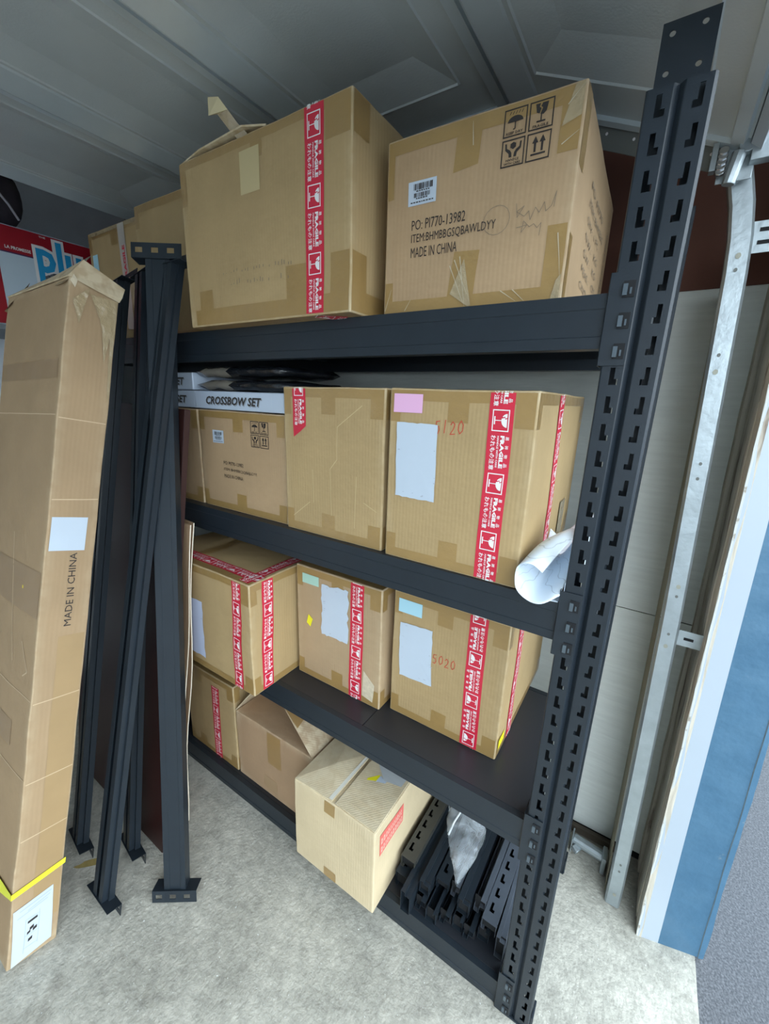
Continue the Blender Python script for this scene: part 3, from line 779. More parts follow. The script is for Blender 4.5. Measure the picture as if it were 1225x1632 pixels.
# lifted lid edge and loose tape end
mb = MB(); mb.add([(0.0, .006, .430), (.36, .002, .431), (.36, .20, .445), (.0, .20, .440), (.10, -.004, .437), (.28, -.006, .446)], [(0, 4, 3), (4, 5, 2, 3), (5, 1, 2)])
c._fin(mb, 'top_flap', TAN, thick=.004)
mb = MB()
mb.add([(.245, .01, .432), (.285, .01, .434), (.262, .0, .455), (.225, .0, .452), (.250, -.02, .478), (.205, -.018, .480), (.238, -.035, .505), (.196, -.03, .512)], [(0, 1, 2, 3)], 1)
mb.add([(.225, .0, .452), (.262, .0, .455), (.250, -.02, .478), (.208, -.018, .480), (.236, -.035, .500), (.190, -.03, .512), (.186, -.028, .485)], [(0, 1, 2, 3)], 1)
mb.add([(.208, -.018, .480), (.250, -.02, .478), (.236, -.035, .500), (.190, -.03, .514), (.186, -.028, .478)], [(0, 1, 2, 3, 4)], 0)
c._fin(mb, 'loose_tape', [mat('masking_tape', (0.62, 0.53, 0.32), .6), CLEAR], thick=.0006)

c = Carton('carton', 'wide pinkish-brown carton on the top level printed with order text and four care symbols', (-0.545, 0.028, Z1), (0.405, 0.57, 0.352), BUFF, 2, rz=R(1.2))
mb = MB()
c.rect(mb, 'F', .003, .40, .003, .030, o); c.rect(mb, 'F', .003, .40, .322, .349, o); c.quad(mb, 'F', [(.165, .322), (.216, .322), (.212, .268), (.160, .262)], o)
c.quad(mb, 'F', [(.165, .030), (.225, .030), (.232, .112), (.176, .116)], o); c.rect(mb, 'F', .365, .402, .030, .135, o); c.rect(mb, 'F', .365, .402, .25, .322, o); c.rect(mb, 'F', .003, .02, .24, .322, o); c.rect(mb, 'F', .003, .025, .03, .07, o)
c.rect(mb, 'R', .002, .03, .003, .12, o); c.rect(mb, 'R', .002, .045, .23, .349, o); c.rect(mb, 'T', .17, .22, .003, .56, o); c.rect(mb, 'T', .003, .40, .003, .04, o)
c._fin(mb, 'packing_tape', TAPE)
for q_ in ([(.368, .29), (.403, .30), (.403, .351), (.385, .350)], [(.385, .004), (.403, .004), (.403, .05), (.392, .04)], [(.172, .034), (.215, .006), (.222, .008), (.20, .10)]):
    mb = MB(); c.quad(mb, 'F', q_, .0022); c._fin(mb, 'clear_tape', CLEAR)
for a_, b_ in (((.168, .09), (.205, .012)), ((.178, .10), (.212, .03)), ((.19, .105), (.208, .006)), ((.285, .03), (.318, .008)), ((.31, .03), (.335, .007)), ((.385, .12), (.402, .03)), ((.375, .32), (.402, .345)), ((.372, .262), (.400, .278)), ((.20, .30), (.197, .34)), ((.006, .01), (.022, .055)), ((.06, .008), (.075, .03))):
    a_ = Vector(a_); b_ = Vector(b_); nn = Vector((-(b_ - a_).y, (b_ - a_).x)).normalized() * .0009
    mb = MB(); c.quad(mb, 'F', [a_ - nn, b_ - nn * .3, b_ + nn * .3, a_ + nn], .0027); c._fin(mb, 'tape_wrinkle_glint', mat('tape_fold_glint', (.58, .50, .36), .15, coat=1.0))  # pale strips: glints along the tape folds, painted as colour
mb = MB()
c.text(mb, 'F', 'PO: PI770-13982', (.069, .171), .126, .020)
c.text(mb, 'F', 'ITEM:BHMBBGSQBAWLDYY', (.069, .143), .192, .020)
c.text(mb, 'F', 'MADE IN CHINA', (.069, .116), .112, .020)
c._fin(mb, 'order_text', INK)
mb = MB(); care_icons(c, mb, 'F', .259, .340, .0440); c._fin(mb, 'care_symbols', INK)
mb = MB()
for k, (t, w_) in enumerate((('PO: PI770', .21), ('ITEM: BHMBBG', .26), ('QTY:  1 PC', .20), ('N.W.:   KG', .22), ('G.W.:   KG', .22), ('MEAS.:   CM', .24), ('C/NO.:', .14))):
    c.text(mb, 'R', t, (.17, .250 - k * .031), w_, .015)
c.text(mb, 'R', 'MADE IN CHINA', (.52, .10), .17, .02, xdir=(0, 1))
c._fin(mb, 'side_marking', FAINT)
barcode_label(c, 'F', .058, .219, .067, .045)
c.patch('small_sticker', 'R', .505, .522, .055, .085, PAPER)
scribble(c, 'F', [[(.262 + .027 * math.cos(a), .160 + .026 * math.sin(a)) for a in [i * .35 for i in range(19)]],
                  [(.300, .182), (.304, .158), (.316, .176), (.302, .168), (.318, .158), (.326, .166)], [(.326, .166), (.33, .150), (.338, .170), (.346, .160), (.354, .176), (.358, .160), (.368, .168), (.374, .190), (.372, .165)],
                  [(.305, .140), (.325, .142), (.315, .130), (.318, .150), (.33, .138), (.338, .142), (.345, .134), (.352, .142), (.35, .120)]], r=.0005, name='handwriting', m=FAINT)

g = 'cartons at the far left of the top level'
c = Carton('carton', 'taped carton on the top level directly left of the big fragile carton', (-1.742, 0.10, Z1), (0.50, 0.40, 0.475), TAN, 3, group=g)
c.sealing('F', ctabs=.40)
c = Carton('carton', 'film-wrapped carton with a small blue label at the far left end of the top level', (-2.20, 0.13, Z1), (0.450, 0.40, 0.465), TAN, 4, group=g)
c.sealing('F'); c.patch('blue_label', 'F', .03, .075, .30, .375, BLUEP)
mb = MB(); c.rect(mb, 'F', .24, .45, .15, .27, .002); c.rect(mb, 'F', .02, .44, .447, .463, .002); c._fin(mb, 'plastic_film', CLEAR)
mb = MB(); c.rect(mb, 'F', .265, .315, .06, .46, .0026); c.text(mb, 'F', 'FRAGILE', (.305, .25), .13, .02, xdir=(0, 1), off=.0034, mi=1, bold=.03); c._fin(mb, 'fragile_tape', [mat('glossy_pale_tape', (.55, .50, .44), .15, coat=.8), RED])

# ---- second level
def crossbow_carton(label, loc, group):
    c = Carton('carton', label, loc, (0.440, 0.42, 0.352), BUFF, 5, group=group)
    c.sealing('FR', tabs=.05, tabh=.042, corners=.04, bt=.026, ctabs=.215)
    mb = MB(); c.text(mb, 'F', 'PO: PI770-13982', (.128, .166), .105, .0125); c.text(mb, 'F', 'ITEM: BHMBBCSQBAJLCYY', (.128, .142), .172, .0125); c.text(mb, 'F', 'MADE IN CHINA', (.128, .119), .098, .0125)
    c._fin(mb, 'order_text', INK); mb = MB(); care_icons(c, mb, 'F', .280, .325, .0400); c._fin(mb, 'care_symbols', INK)
    barcode_label(c, 'F', .075, .240, .062, .044, 5)
    return c
g = 'order-text cartons under the crossbow set boxes'
crossbow_carton('small carton with order text and care symbols directly under the fully visible crossbow set box', (-1.336, .034, Z2), g)
crossbow_carton('partly hidden carton with care symbols just left of the small order-text carton', (-1.786, .034, Z2), g)
SETM = mat('pale_blue_grey_card', (0.52, 0.60, 0.72), 0.35, var=.04)
def set_box(label, loc, w=.448, d=.34, full=True):
    c = Carton('boxed_game_set', label, loc, (w, d, .060), SETM, 6, amp=.0006, group='flat crossbow set boxes', cat='box')
    mb = MB(); x0 = .065 if full else w - .335
    c.text(mb, 'F', 'CROSSBOW SET', (x0 + .003, .013), .285, .027, bold=.03, shear=.25, off=.0008, mi=1)
    c.text(mb, 'F', 'CROSSBOW SET', (x0, .016), .285, .027, bold=.03, shear=.25, off=.0014, mi=0)
    c._fin(mb, 'printed_title', [INK, mat('grey_shadow_print', (.30, .33, .38), .5)])
    if full:
        mb = MB(); c.rect(mb, 'F', .3945, .397, .001, .059, .0012); c._fin(mb, 'lid_fold', PAPER)
    return c
ZS = Z2 + .3555
set_box('pale blue-grey box lettered CROSSBOW SET, fully visible on the small order-text carton', (-1.343, .028, ZS))
set_box('lower of the two stacked pale crossbow set boxes half hidden at the left', (-1.752, .034, ZS), w=.400, full=False)
set_box('upper of the two stacked pale crossbow set boxes half hidden at the left', (-1.762, .036, ZS + .0625), w=.400, full=False)
PLB = mat('black_poly_bag', (0.010, 0.012, 0.016), 0.16, bump=.8, bscale=22, coat=.5)
PLT = mat('smoky_film', (0.20, 0.18, 0.15), 0.2, bump=.6, bscale=30, coat=.5)
def polybag(label, loc, w, d, h, seed):
    t = empty('packaged_bag', loc, 0, label, 'bag', 'black plastic bags on the crossbow box')
    mb = MB(); n, m_ = 26, 12
    def P(i, j, s):
        u, v = i / n, j / m_
        e = min(1, 14 * min(u, 1 - u)) ** .25 * min(1, 12 * min(v, 1 - v)) ** .3
        zz = h / 2 + s * e * h / 2 * (.80 + .3 * noise.noise(Vector((u * 7, v * 4, seed + s))))
        return (u * w + .006 * noise.noise(Vector((v * 9, seed, 0))), v * d + .006 * noise.noise(Vector((u * 12, seed, 3))), max(0.0, zz))
    for s in (1, -1):
        mb.add([P(i, j, s) for i in range(n + 1) for j in range(m_ + 1)], [(i * (m_ + 1) + j, (i + 1) * (m_ + 1) + j, (i + 1) * (m_ + 1) + j + 1, i * (m_ + 1) + j + 1) for i in range(n) for j in range(m_)], 0)
    mb.m = [1 if sum(mb.v[k][0] for k in f) / 4 < w * .38 else 0 for f in mb.f]
    mb.build('bag_film', [PLB, PLT], t, smooth=True); return t
polybag('lower of two black plastic bags on the fully visible crossbow set box', (-1.335, .035, ZS + .0612), .44, .30, .038, 1)
polybag('upper of two black plastic bags on the fully visible crossbow set box', (-1.345, .042, ZS + .1045), .43, .28, .040, 4)

c = Carton('carton', 'tan carton with a short torn red tape at its upper left corner', (-0.886, .020, Z2), (0.362, .42, .435), TAN, 7)
c.sealing('FR', ctabs=.172)
c.fragile([('F', (.064, .434), (.064, .326), .022)], W=.050)
mb = MB(); c.quad(mb, 'F', [(.039, .326), (.089, .326), (.066, .308), (.041, .292)], .0014); c._fin(mb, 'torn_tape_end', RED)
mb = MB()
for ln in ([(.115, .10), (.112, .20)], [(.185, .06), (.18, .21), (.205, .24), (.205, .33), (.29, .39)], [(.03, .045), (.10, .10)], [(.27, .05), (.275, .2)], [(.30, .13), (.345, .11)]):
    for a, b_ in zip(ln[:-1], ln[1:]):
        a = Vector(a); b_ = Vector(b_); nn = Vector((-(b_ - a).y, (b_ - a).x)).normalized() * .0010
        c.quad(mb, 'F', [a - nn, b_ - nn, b_ + nn, a + nn], .0010)
c._fin(mb, 'crease', mat('crease_line', (0.56, .43, .23), .7))

def big5(label, loc, dims, seed, run_dir, tu, tside, seedl, rz=0):
    c = Carton('carton', label, loc, dims, TAN, seed, rz=rz)
    return c
c = Carton('carton', 'tan carton beside the loose papers with pink and white labels and red handwritten 5120', (-0.506, .012, Z2), (0.358, .575, .436), TAN, 8)
c.sealing('FR', ctabs=.183)
c.fragile([('F', (.283, .435), (.283, .002), .098), ('R', (.222, .435), (.262, .002), .10)])
c.patch('pink_label', 'F', .013, .092, .380, .423, PINK)
c.label_sheet('F', [(.027, .171), (.138, .168), (.135, .355), (.024, .357)], seed=2, jag=.0012)
scribble(c, 'F', digits('5120', .128, .335, .019, .030), name='handwriting')
mb = MB(); c.rect(mb, 'R', .40, .47, .02, .13, .003); c._fin(mb, 'clear_film_patch', CLEAR)

# ---- third level
c = Carton('carton', 'dented tan carton with red tapes crossing on its top and a lilac label', (-1.525, -.090, Z3), (.568, .44, .425), TAN, 9, amp=.004)
c.sealing('FRT', tabs=.05, tabh=.04, ctabs=.2)
c.fragile([('F', (.505, .42), (.488, .004), .06)], W=.046)
c.fragile([('R', (.078, .42), (.062, .004), .05), ('T', (.566, .055), (.01, .055), .02)], W=.048)
c.fragile([('T', (.53, .01), (.53, .43), .06)], W=.046)
c.label_sheet('F', [(.12, .06), (.298, .048), (.306, .288), (.12, .29)], m=LILAC, seed=4)
c = Carton('carton', 'tan carton with a mint label and a small yellow sticker on its front', (-.940, .108, Z3), (.372, .40, .444), KRAFT, 10)
c.sealing('FR', ctabs=.19)
c.fragile([('F', (.275, .443), (.271, .002), .0425)])
c.patch('mint_label', 'F', .031, .108, .382, .418, GREENP)
c.label_sheet('F', [(.122, .205), (.236, .206), (.238, .403), (.121, .398)], seed=6, jag=.005)
mb = MB(); c.quad(mb, 'F', [(.048, .226), (.066, .214), (.078, .248), (.058, .262)], .0022); c._fin(mb, 'yellow_sticker', YELLOW)
mb = MB(); c.quad(mb, 'F', [(.302, .03), (.345, .02), (.352, .09), (.306, .13)], .0012); c._fin(mb, 'torn_surface', EDGE)
c = Carton('carton', 'tan carton with a sky blue label and red handwritten 5020', (-.543, .138, Z3), (.368, .53, .447), TAN, 11)
c.sealing('FR', ctabs=.178)
c.fragile([('F', (.283, .002), (.279, .446), .128), ('R', (.125, .002), (.125, .445), .11)])
c.patch('sky_blue_label', 'F', .018, .100, .378, .424, BLUEP)
c.label_sheet('F', [(.033, .152), (.148, .157), (.140, .348), (.027, .342)], seed=8, jag=.0015)
scribble(c, 'F', digits('5020', .147, .243, .020, .030), name='handwriting')
c.patch('yellow_sticker', 'R', .012, .068, .030, .062, YELLOW)

# ---- bottom level
ZB = .0948
c = Carton('carton', 'tan carton with a narrow red tape at the far left of the bottom level', (-1.607, .034, ZB), (.349, .40, .436), TAN, 12)
c.sealing('FR', ctabs=.1)
c.fragile([('F', (.222, .385), (.214, .002), .04)], W=.050)
c = Carton('carton', 'open brown carton on the bottom level with two raised flaps', (-1.250, .036, ZB), (.440, .40, .330), BROWN, 13, amp=.003)
mb = MB(); c.rect(mb, 'F', .194, .270, .170, .322, .001); c._fin(mb, 'packing_tape', mat('dull_brown_tape', (.33, .20, .08), .35))
mb = MB(); c.rect(mb, 'F', .165, .240, .03, .088, .001); c._fin(mb, 'packing_tape', mat('dull_brown_tape2', (.38, .25, .14), .4))
mb = MB(); mb.add([(.438, .0, .333), (.438, .39, .333), (.262, .36, .448), (.262, .03, .462)], [(0, 1, 2, 3)]); f1 = c._fin(mb, 'flap', BROWN, thick=.004)
mb = MB(); mb.add([(.25, .024, .4672), (.262, .029, .4670), (.352, .015, .4110), (.340, .075, .4190), (.28, .12, .4590), (.262, .10, .4655)], [(1, 2, 3, 4, 5)])
c._fin(mb, 'flap_tape', mat('dull_brown_tape', (.33, .20, .08), .35))
mb = MB(); mb.add([(.003, .0, .333), (.003, .39, .333), (.115, .38, .478), (.115, .015, .478)], [(0, 1, 2, 3)]); c._fin(mb, 'flap', BROWN, thick=.004)

c = Carton('carton', 'pale cardboard carton jutting out of the bottom level with a red stamp on its side', (-.797, -.068, ZB), (.345, .47, .345), PALE, 14, amp=.003)
mb = MB(); c.rect(mb, 'F', .137, .183, .292, .340, .001); c.rect(mb, 'F', .135, .188, .004, .045, .001); c._fin(mb, 'packing_tape', TAPE)
mb = MB(); mb.add([(.002, .002, .3475), (.165, .004, .3490), (.172, .24, .360), (.168, .46, .3485), (.002, .46, .3475), (.09, .12, .362), (.08, .3, .357)], [(0, 1, 5), (1, 2, 5), (2, 6, 5), (2, 3, 6), (3, 4, 6), (4, 0, 5, 6)]); c._fin(mb, 'top_flap', PALE, thick=.003)
mb = MB(); mb.add([(.182, .004, .3480), (.342, .003, .3475), (.342, .46, .3475), (.184, .46, .3500)], [(0, 1, 2, 3)]); c._fin(mb, 'top_flap', PALE, thick=.003)
mb = MB(); mb.add([(.180, .003, .3495), (.196, .003, .3500), (.198, .46, .3512), (.184, .46, .3512)], [(0, 1, 2, 3)]); mb.add([(.150, .006, .3512), (.164, .006, .3508), (.171, .25, .3622), (.162, .24, .3632)], [(0, 1, 2, 3)]); c._fin(mb, 'torn_edge', mat('torn_paper_edge', (.72, .70, .62), .9))
mb = MB(); c.quad(mb, 'T', [(.215, .135), (.245, .150), (.245, .185), (.213, .170)], .0085, 0); c.quad(mb, 'T', [(.246, .148), (.276, .160), (.277, .186), (.246, .184)], .0085, 1); c._fin(mb, 'sticker', [YELLOW, PAPER])
mb = MB(); mb.add([(.205, .225, .3545), (.228, .20, .356), (.268, .165, .357), (.330, .178, .356), (.335, .27, .356), (.24, .30, .356)], [(0, 1, 2, 3, 4, 5)]); c._fin(mb, 'torn_paper', mat('grey_torn_paper', (.55, .58, .60), .7))
for k in range(5):
    mb = MB(); y = .03 + k * .026; c.rect(mb, 'T', .20, .335, y, y + .0022, .0075); c._fin(mb, 'crease', mat('pale_crease', (.74, .62, .42), .8))
mb = MB(); c.quad(mb, 'R', [(.030, .222), (.174, .222), (.174, .300), (.030, .306)], .0014, 0)
for r_ in range(2):
    x = .036
    while x < .162:
        w_ = random.uniform(.006, .011); y = .266 - r_ * .034
        c.quad(mb, 'R', [(x, y), (x + w_, y), (x + w_ * .8, y + .022), (x + .001, y + .022)], .0022, 1)
        c.quad(mb, 'R', [(x + w_ * .3, y + .006), (x + w_ * .6, y + .006), (x + w_ * .6, y + .015), (x + w_ * .3, y + .015)], .0028, 0); x += w_ + .0035
c._fin(mb, 'red_stamp', [REDLBL, mat('pale_stamp_gap', (.80, .52, .42), .7)])

# ---- steel pieces stored on the bottom deck (all lie front to back)
GP = 'steel rack pieces on the bottom deck'
OLIVE = mat('olive_black_steel', (0.055, 0.055, 0.048), 0.4, var=.2, vscale=10)
LTST = mat('pale_blue_black_steel', (0.085, 0.10, 0.125), 0.35, var=.2, vscale=10)
def channel_mb(L, w, h, t=.0):
    mb = MB(); mb.prism([(0, h), (0, 0), (w, 0), (w, h), (w * .72, h), (w * .72, h * .82)], lambda p, s: (p[0], s, p[1]), 0, L, caps=False, closed=False); return mb
def zed_mb(L, w, h):
    mb = MB(); mb.prism([(0, h * .45), (0, 0), (w * .45, 0), (w * .5, h * .5), (w * .95, h * .55), (w, h), (w * .55, h)], lambda p, s: (p[0], s, p[1]), 0, L, caps=False, closed=False); return mb
def slotted_mb(L, w, h):
    """half post lying down: slotted face up, lips down"""
    m = MB(); SLh = [(0.012, 0.020, 0.0, 0.030), (0.020, 0.027, 0.0, 0.010)]
    strip_cells(m, (0, 0), (w, 0), L, SLh, nk=int(L / .05) - 1, z_first=.03)
    m.add([(0, 0, 0), (0, h, 0), (0, h, L), (0, 0, L)], [(0, 1, 2, 3)]); m.add([(w, 0, 0), (w, h, 0), (w, h, L), (w, 0, L)], [(0, 1, 2, 3)])
    m.add([(0, h, 0), (.010, h, 0), (.010, h, L), (0, h, L)], [(0, 1, 2, 3)])
    m.v = [(a, c, h - b_) for a, b_, c in m.v]
    return m
def stepped_mb(L, w, h):
    mb = MB(); mb.prism([(0, 0), (0, h), (w * .45, h), (w * .45, h * .85), (w, h * .85), (w, 0)], lambda p, s: (p[0], s, p[1]), 0, L, caps=False, closed=True); return mb
def piece(kind, x, y, z, w, h, L, m, label, yaw=0, pitch=0, roll=0, name='rack_piece', end=True):
    mb = {'channel': channel_mb, 'zed': zed_mb, 'slotted': slotted_mb, 'stepped': stepped_mb}[kind](L, w, h)
    t = empty(name, (x, y, z), 0, label, 'steel rack part', GP)
    t.rotation_euler = (R(pitch), R(roll), R(yaw))
    mb.build('steel_section', m, t, thick=.0018)
    if end:
        e = MB(); e.box(-.002, w + .001, .012, .014, .001, h * .9, 0); e.build('end_shade_panel', HOLE, t)  # near-black panel paints the shade inside the hollow end
    return t
zd = ZB + .001
LOW = [(-.346, .030, .036, .047, 'zed'), (-.303, .020, .036, .045, 'channel'), (-.262, .040, .036, .047, 'zed'), (-.221, .050, .034, .045, 'channel'), (-.182, .045, .034, .047, 'zed'), (-.143, .070, .034, .045, 'channel')]
for k, (x, y, w, h, kd) in enumerate(LOW):
    piece(kd, x, y, zd, w, h, .50, RACK, 'short charcoal channel in the lowest layer, %s from the left' % ('first', 'second', 'third', 'fourth', 'fifth', 'sixth')[k], name='rack_channel')
piece('slotted', -.438, .052, zd, .050, .060, .52, RACK, 'charcoal slotted post piece on the deck right beside the pale jutting carton', name='rack_post_piece')
piece('slotted', -.432, .075, zd + .062, .052, .050, .52, OLIVE, 'olive-black slotted post piece resting on top of another beside the pale carton', name='rack_post_piece', pitch=-.4)
piece('stepped', -.385, -.004, zd, .034, .088, .60, RACK, 'tall stepped beam sticking out farthest to the front among the loose pieces', name='rack_crossbar', end=False)
z2 = zd + .0495
piece('stepped', -.345, .050, z2, .034, .050, .52, RACK, 'stepped crossbar in the upper layer just right of the tall stepped beam', name='rack_crossbar')
piece('slotted', -.305, .095, z2, .044, .040, .45, RACK, 'slotted post piece in the upper layer behind the tip of the clear bag', name='rack_post_piece')
piece('zed', -.252, .100, z2, .030, .052, .46, LTST, 'pale-edged folded strip directly under the right side of the clear bag', name='rack_channel')
piece('stepped', -.217, .070, z2, .038, .058, .50, RACK, 'stepped crossbar in the upper layer right of the pale-edged strip', name='rack_crossbar')
piece('zed', -.172, .100, z2 + .004, .036, .060, .46, LTST, 'light flanged strip left of the right-hand slotted post piece', name='rack_channel', yaw=-1)
piece('slotted', -.136, .070, z2 + .002, .046, .044, .50, LTST, 'light slotted post piece with a clear row of L slots at the right', name='rack_post_piece', yaw=-1.2)
piece('stepped', -.084, .056, zd, .026, .085, .50, LTST, 'light steel strip nearest the right front post of the rack', name='rack_crossbar', yaw=.3)

# clear plastic bag lying on the pieces
def bag():
    m = bpy.data.materials.new('clear_polythene'); m.use_nodes = True; N = m.node_tree.nodes; L = m.node_tree.links
    b = N['Principled BSDF']; b.inputs['Base Color'].default_value = (.80, .88, .95, 1); b.inputs['Roughness'].default_value = .12; b.inputs['Coat Weight'].default_value = .6
    tr = N.new('ShaderNodeBsdfTransparent'); mx = N.new('ShaderNodeMixShader')
    nz = N.new('ShaderNodeTexNoise'); nz.inputs['Scale'].default_value = 16; nz.inputs['Detail'].default_value = 5; nz.inputs['Distortion'].default_value = .8
    tc = N.new('ShaderNodeTexCoord'); L.new(tc.outputs['Object'], nz.inputs['Vector'])
    rp = N.new('ShaderNodeMapRange'); rp.inputs[1].default_value = .42; rp.inputs[2].default_value = .74; rp.inputs[3].default_value = .10; rp.inputs[4].default_value = .42
    L.new(nz.outputs['Fac'], rp.inputs[0]); L.new(rp.outputs[0], mx.inputs[0]); L.new(tr.outputs[0], mx.inputs[1]); L.new(b.outputs[0], mx.inputs[2])
    L.new(mx.outputs[0], N['Material Output'].inputs['Surface'])
    bp = N.new('ShaderNodeBump'); bp.inputs['Strength'].default_value = 1; bp.inputs['Distance'].default_value = .02; L.new(nz.outputs['Fac'], bp.inputs['Height']); L.new(bp.outputs[0], b.inputs['Normal'])
    O = Vector((-.27, .22, .20))
    t = empty('plastic_bag', O, 0, 'crumpled clear plastic bag lying on the loose steel pieces', 'bag')
    A = Vector((-.232, .092, .214)) - O; B = Vector((-.322, .375, .290)) - O
    ax = (B - A).normalized(); U = ax.cross(Vector((0, 0, 1))).normalized(); W = U.cross(ax)
    mb = MB(); n, k = 26, 24
    for i in range(n + 1):
        s = i / n; c = A.lerp(B, s) + U * .012 * math.sin(s * math.pi) + W * .006
        wd_ = .004 + .060 * math.sin(min(1, s * 1.7) * math.pi / 2) ** 1.1; th = .003 + .026 * math.sin(math.pi * min(1, s * .85 + .08))
        for j in range(k):
            a = 2 * math.pi * j / k
            q = U * math.cos(a) * wd_ + W * math.sin(a) * th
            nn = noise.noise(Vector((math.cos(a) * 1.4, s * 4, math.sin(a) * 1.4 + 4))) * .35 + noise.noise(Vector((math.cos(a) * 3, s * 11, math.sin(a) * 3))) * .16
            mb.v.append(tuple(c + q * (1 + nn * min(1, s * 4))))
    for i in range(n):
        for j in range(k): mb.f.append((i * k + j, i * k + (j + 1) % k, (i + 1) * k + (j + 1) % k, (i + 1) * k + j)); mb.m.append(0)
    mb.build('bag_film', m, t, smooth=True)
    P = lambda s, u, w: tuple(A.lerp(B, s) + U * u + W * w)
    mb = MB(); mb.tube([P(.42, -.045, .012), P(.55, -.03, .026), P(.7, -.005, .034), P(.85, .02, .034), P(.97, .03, .03)], .0032, 8)
    mb.build('tie_strip', mat('milky_strip', (.70, .76, .80), .4), t, smooth=True)
bag()

# ---- loose papers on the second level
def paper_mat():
    m = mat('drawing_paper', (.80, .86, .93), .6); nt = m.node_tree; N = nt.nodes; L = nt.links
    tc = N.new('ShaderNodeTexCoord'); v = N.new('ShaderNodeTexWave'); v.wave_type = 'RINGS'; v.inputs['Scale'].default_value = 14; v.inputs['Distortion'].default_value = 7; v.inputs['Detail'].default_value = 2
    L.new(tc.outputs['Object'], v.inputs['Vector'])
    r = N.new('ShaderNodeValToRGB'); r.color_ramp.elements[0].position = .0; r.color_ramp.elements[1].position = .02
    r.color_ramp.elements[0].color = (.50, .56, .62, 1); r.color_ramp.elements[1].color = (.72, .80, .88, 1)
    L.new(v.outputs['Fac'], r.inputs[0]); L.new(r.outputs[0], N['Principled BSDF'].inputs['Base Color']); return m
DP = paper_mat()
def sheet(label, rows, name='paper_sheet'):
    """rows: list of 3D poly-lines of equal length; Catmull-smooth both ways"""
    def cr(p, t):
        n = len(p) - 1; f = min(t * n, n - 1e-6); i = int(f); u = f - i
        P = [Vector(p[max(i - 1, 0)]), Vector(p[i]), Vector(p[i + 1]), Vector(p[min(i + 2, n)])]
        return .5 * ((2 * P[1]) + (-P[0] + P[2]) * u + (2 * P[0] - 5 * P[1] + 4 * P[2] - P[3]) * u * u + (-P[0] + 3 * P[1] - 3 * P[2] + P[3]) * u ** 3)
    n, m_ = 36, 18; V = []
    for i in range(n + 1):
        col = [cr(r, i / n) for r in rows]
        for j in range(m_ + 1): V.append(tuple(cr(col, j / m_)))
    mb = MB(); mb.add(V, [(i * (m_ + 1) + j, (i + 1) * (m_ + 1) + j, (i + 1) * (m_ + 1) + j + 1, i * (m_ + 1) + j + 1) for i in range(n) for j in range(m_)])
    return tag(mb.build(name, DP, smooth=True, thick=.0004), label, 'paper', 'loose papers on the second level')
z = Z2 + .001
sheet('curled white drawing sheet rolled over at its left, beside the right post',
      [[(-.092, -.015, 1.392), (-.115, -.026, 1.410), (-.141, -.030, 1.398), (-.139, -.031, 1.352), (-.112, -.033, 1.3305), (-.082, -.031, 1.3295), (-.053, -.004, 1.346)],
       [(-.072, .060, 1.425), (-.098, .066, 1.438), (-.128, .066, 1.418), (-.131, .066, 1.366), (-.108, .066, 1.340), (-.080, .070, 1.358), (-.040, .080, 1.420)],
       [(-.062, .150, 1.432), (-.086, .154, 1.440), (-.114, .155, 1.420), (-.122, .155, 1.376), (-.104, .155, 1.352), (-.078, .158, 1.382), (-.040, .165, 1.470)],
       [(-.058, .235, 1.425), (-.080, .236, 1.432), (-.104, .238, 1.412), (-.112, .240, 1.376), (-.098, .240, 1.356), (-.076, .240, 1.392), (-.045, .245, 1.478)]])
sheet('flat white sheet leaning up behind the curled drawing sheet',
      [[(-.144, .250, Z2 + .001), (-.110, .252, Z2 + .001), (-.070, .256, Z2 + .002), (-.030, .260, Z2 + .003)],
       [(-.144, .280, 1.365), (-.112, .282, 1.362), (-.074, .285, 1.385), (-.034, .290, 1.400)],
       [(-.143, .305, 1.402), (-.114, .305, 1.388), (-.078, .310, 1.430), (-.038, .315, 1.462)]])
sheet('thin white sheet lying flat under the curled drawing sheet',
      [[(-.150 + .012, -.005, Z2 + .0012), (-.10, -.008, Z2 + .0012), (-.055, .0, Z2 + .0012)], [(-.138, .12, Z2 + .0012), (-.10, .12, Z2 + .0012), (-.050, .12, Z2 + .0012)]])

# ============================================================ IN FRONT OF AND BESIDE THE RACK
def loose_beam(label, B, T, ang):
    """B, T: ends; ang: plan direction of the wide side of the end bracket"""
    B = Vector(B); T = Vector(T); L = (T - B).length; ex = (T - B) / L
    ez = Vector((math.cos(R(ang)), math.sin(R(ang)), 0)); ez = (ez - ex * ez.dot(ex)).normalized(); ey = ez.cross(ex)
    m4 = Matrix.Identity(4)
    for i in range(3): m4[i][0] = ex[i]; m4[i][1] = ey[i]; m4[i][2] = ez[i]
    m4.translation = B
    t = empty('loose_shelf_beam', B, 0, label, 'rack beam', 'unused rack beams leaning on the rack')
    t.matrix_world = m4
    zc = -.046
    m = beam_mb(L - .088); m.v = [(a + .044, b_, (c_ - .046) * .80) for a, b_, c_ in m.v]
    m.build('beam_channel', RACK, t, thick=.0016)
    for s in (0, 1):
        br = bracket_mb(False)
        br.v = [((L - .044 + a) if s else (.044 - a), b_, c_ + zc) for a, b_, c_ in br.v]
        br.build('end_bracket', RACK, t, thick=.002)
    return t
loose_beam('loose charcoal rack beam in front of the others, slotted end bracket turned toward the viewer', (-1.072, -.387, .010), (-1.325, -.070, 2.175), 215)
loose_beam('loose charcoal rack beam slanting across behind the front-facing beam', (-1.262, -.512, .006), (-1.290, -.014, 2.150), -1)
loose_beam('loose charcoal rack beam nearest to the tall leaning carton', (-1.535, -.472, .006), (-1.612, -.014, 2.140), -8)
loose_beam('loose charcoal rack beam just left of the foot of the maroon board', (-1.352, -.370, .006), (-1.455, -.014, 2.150), -9)

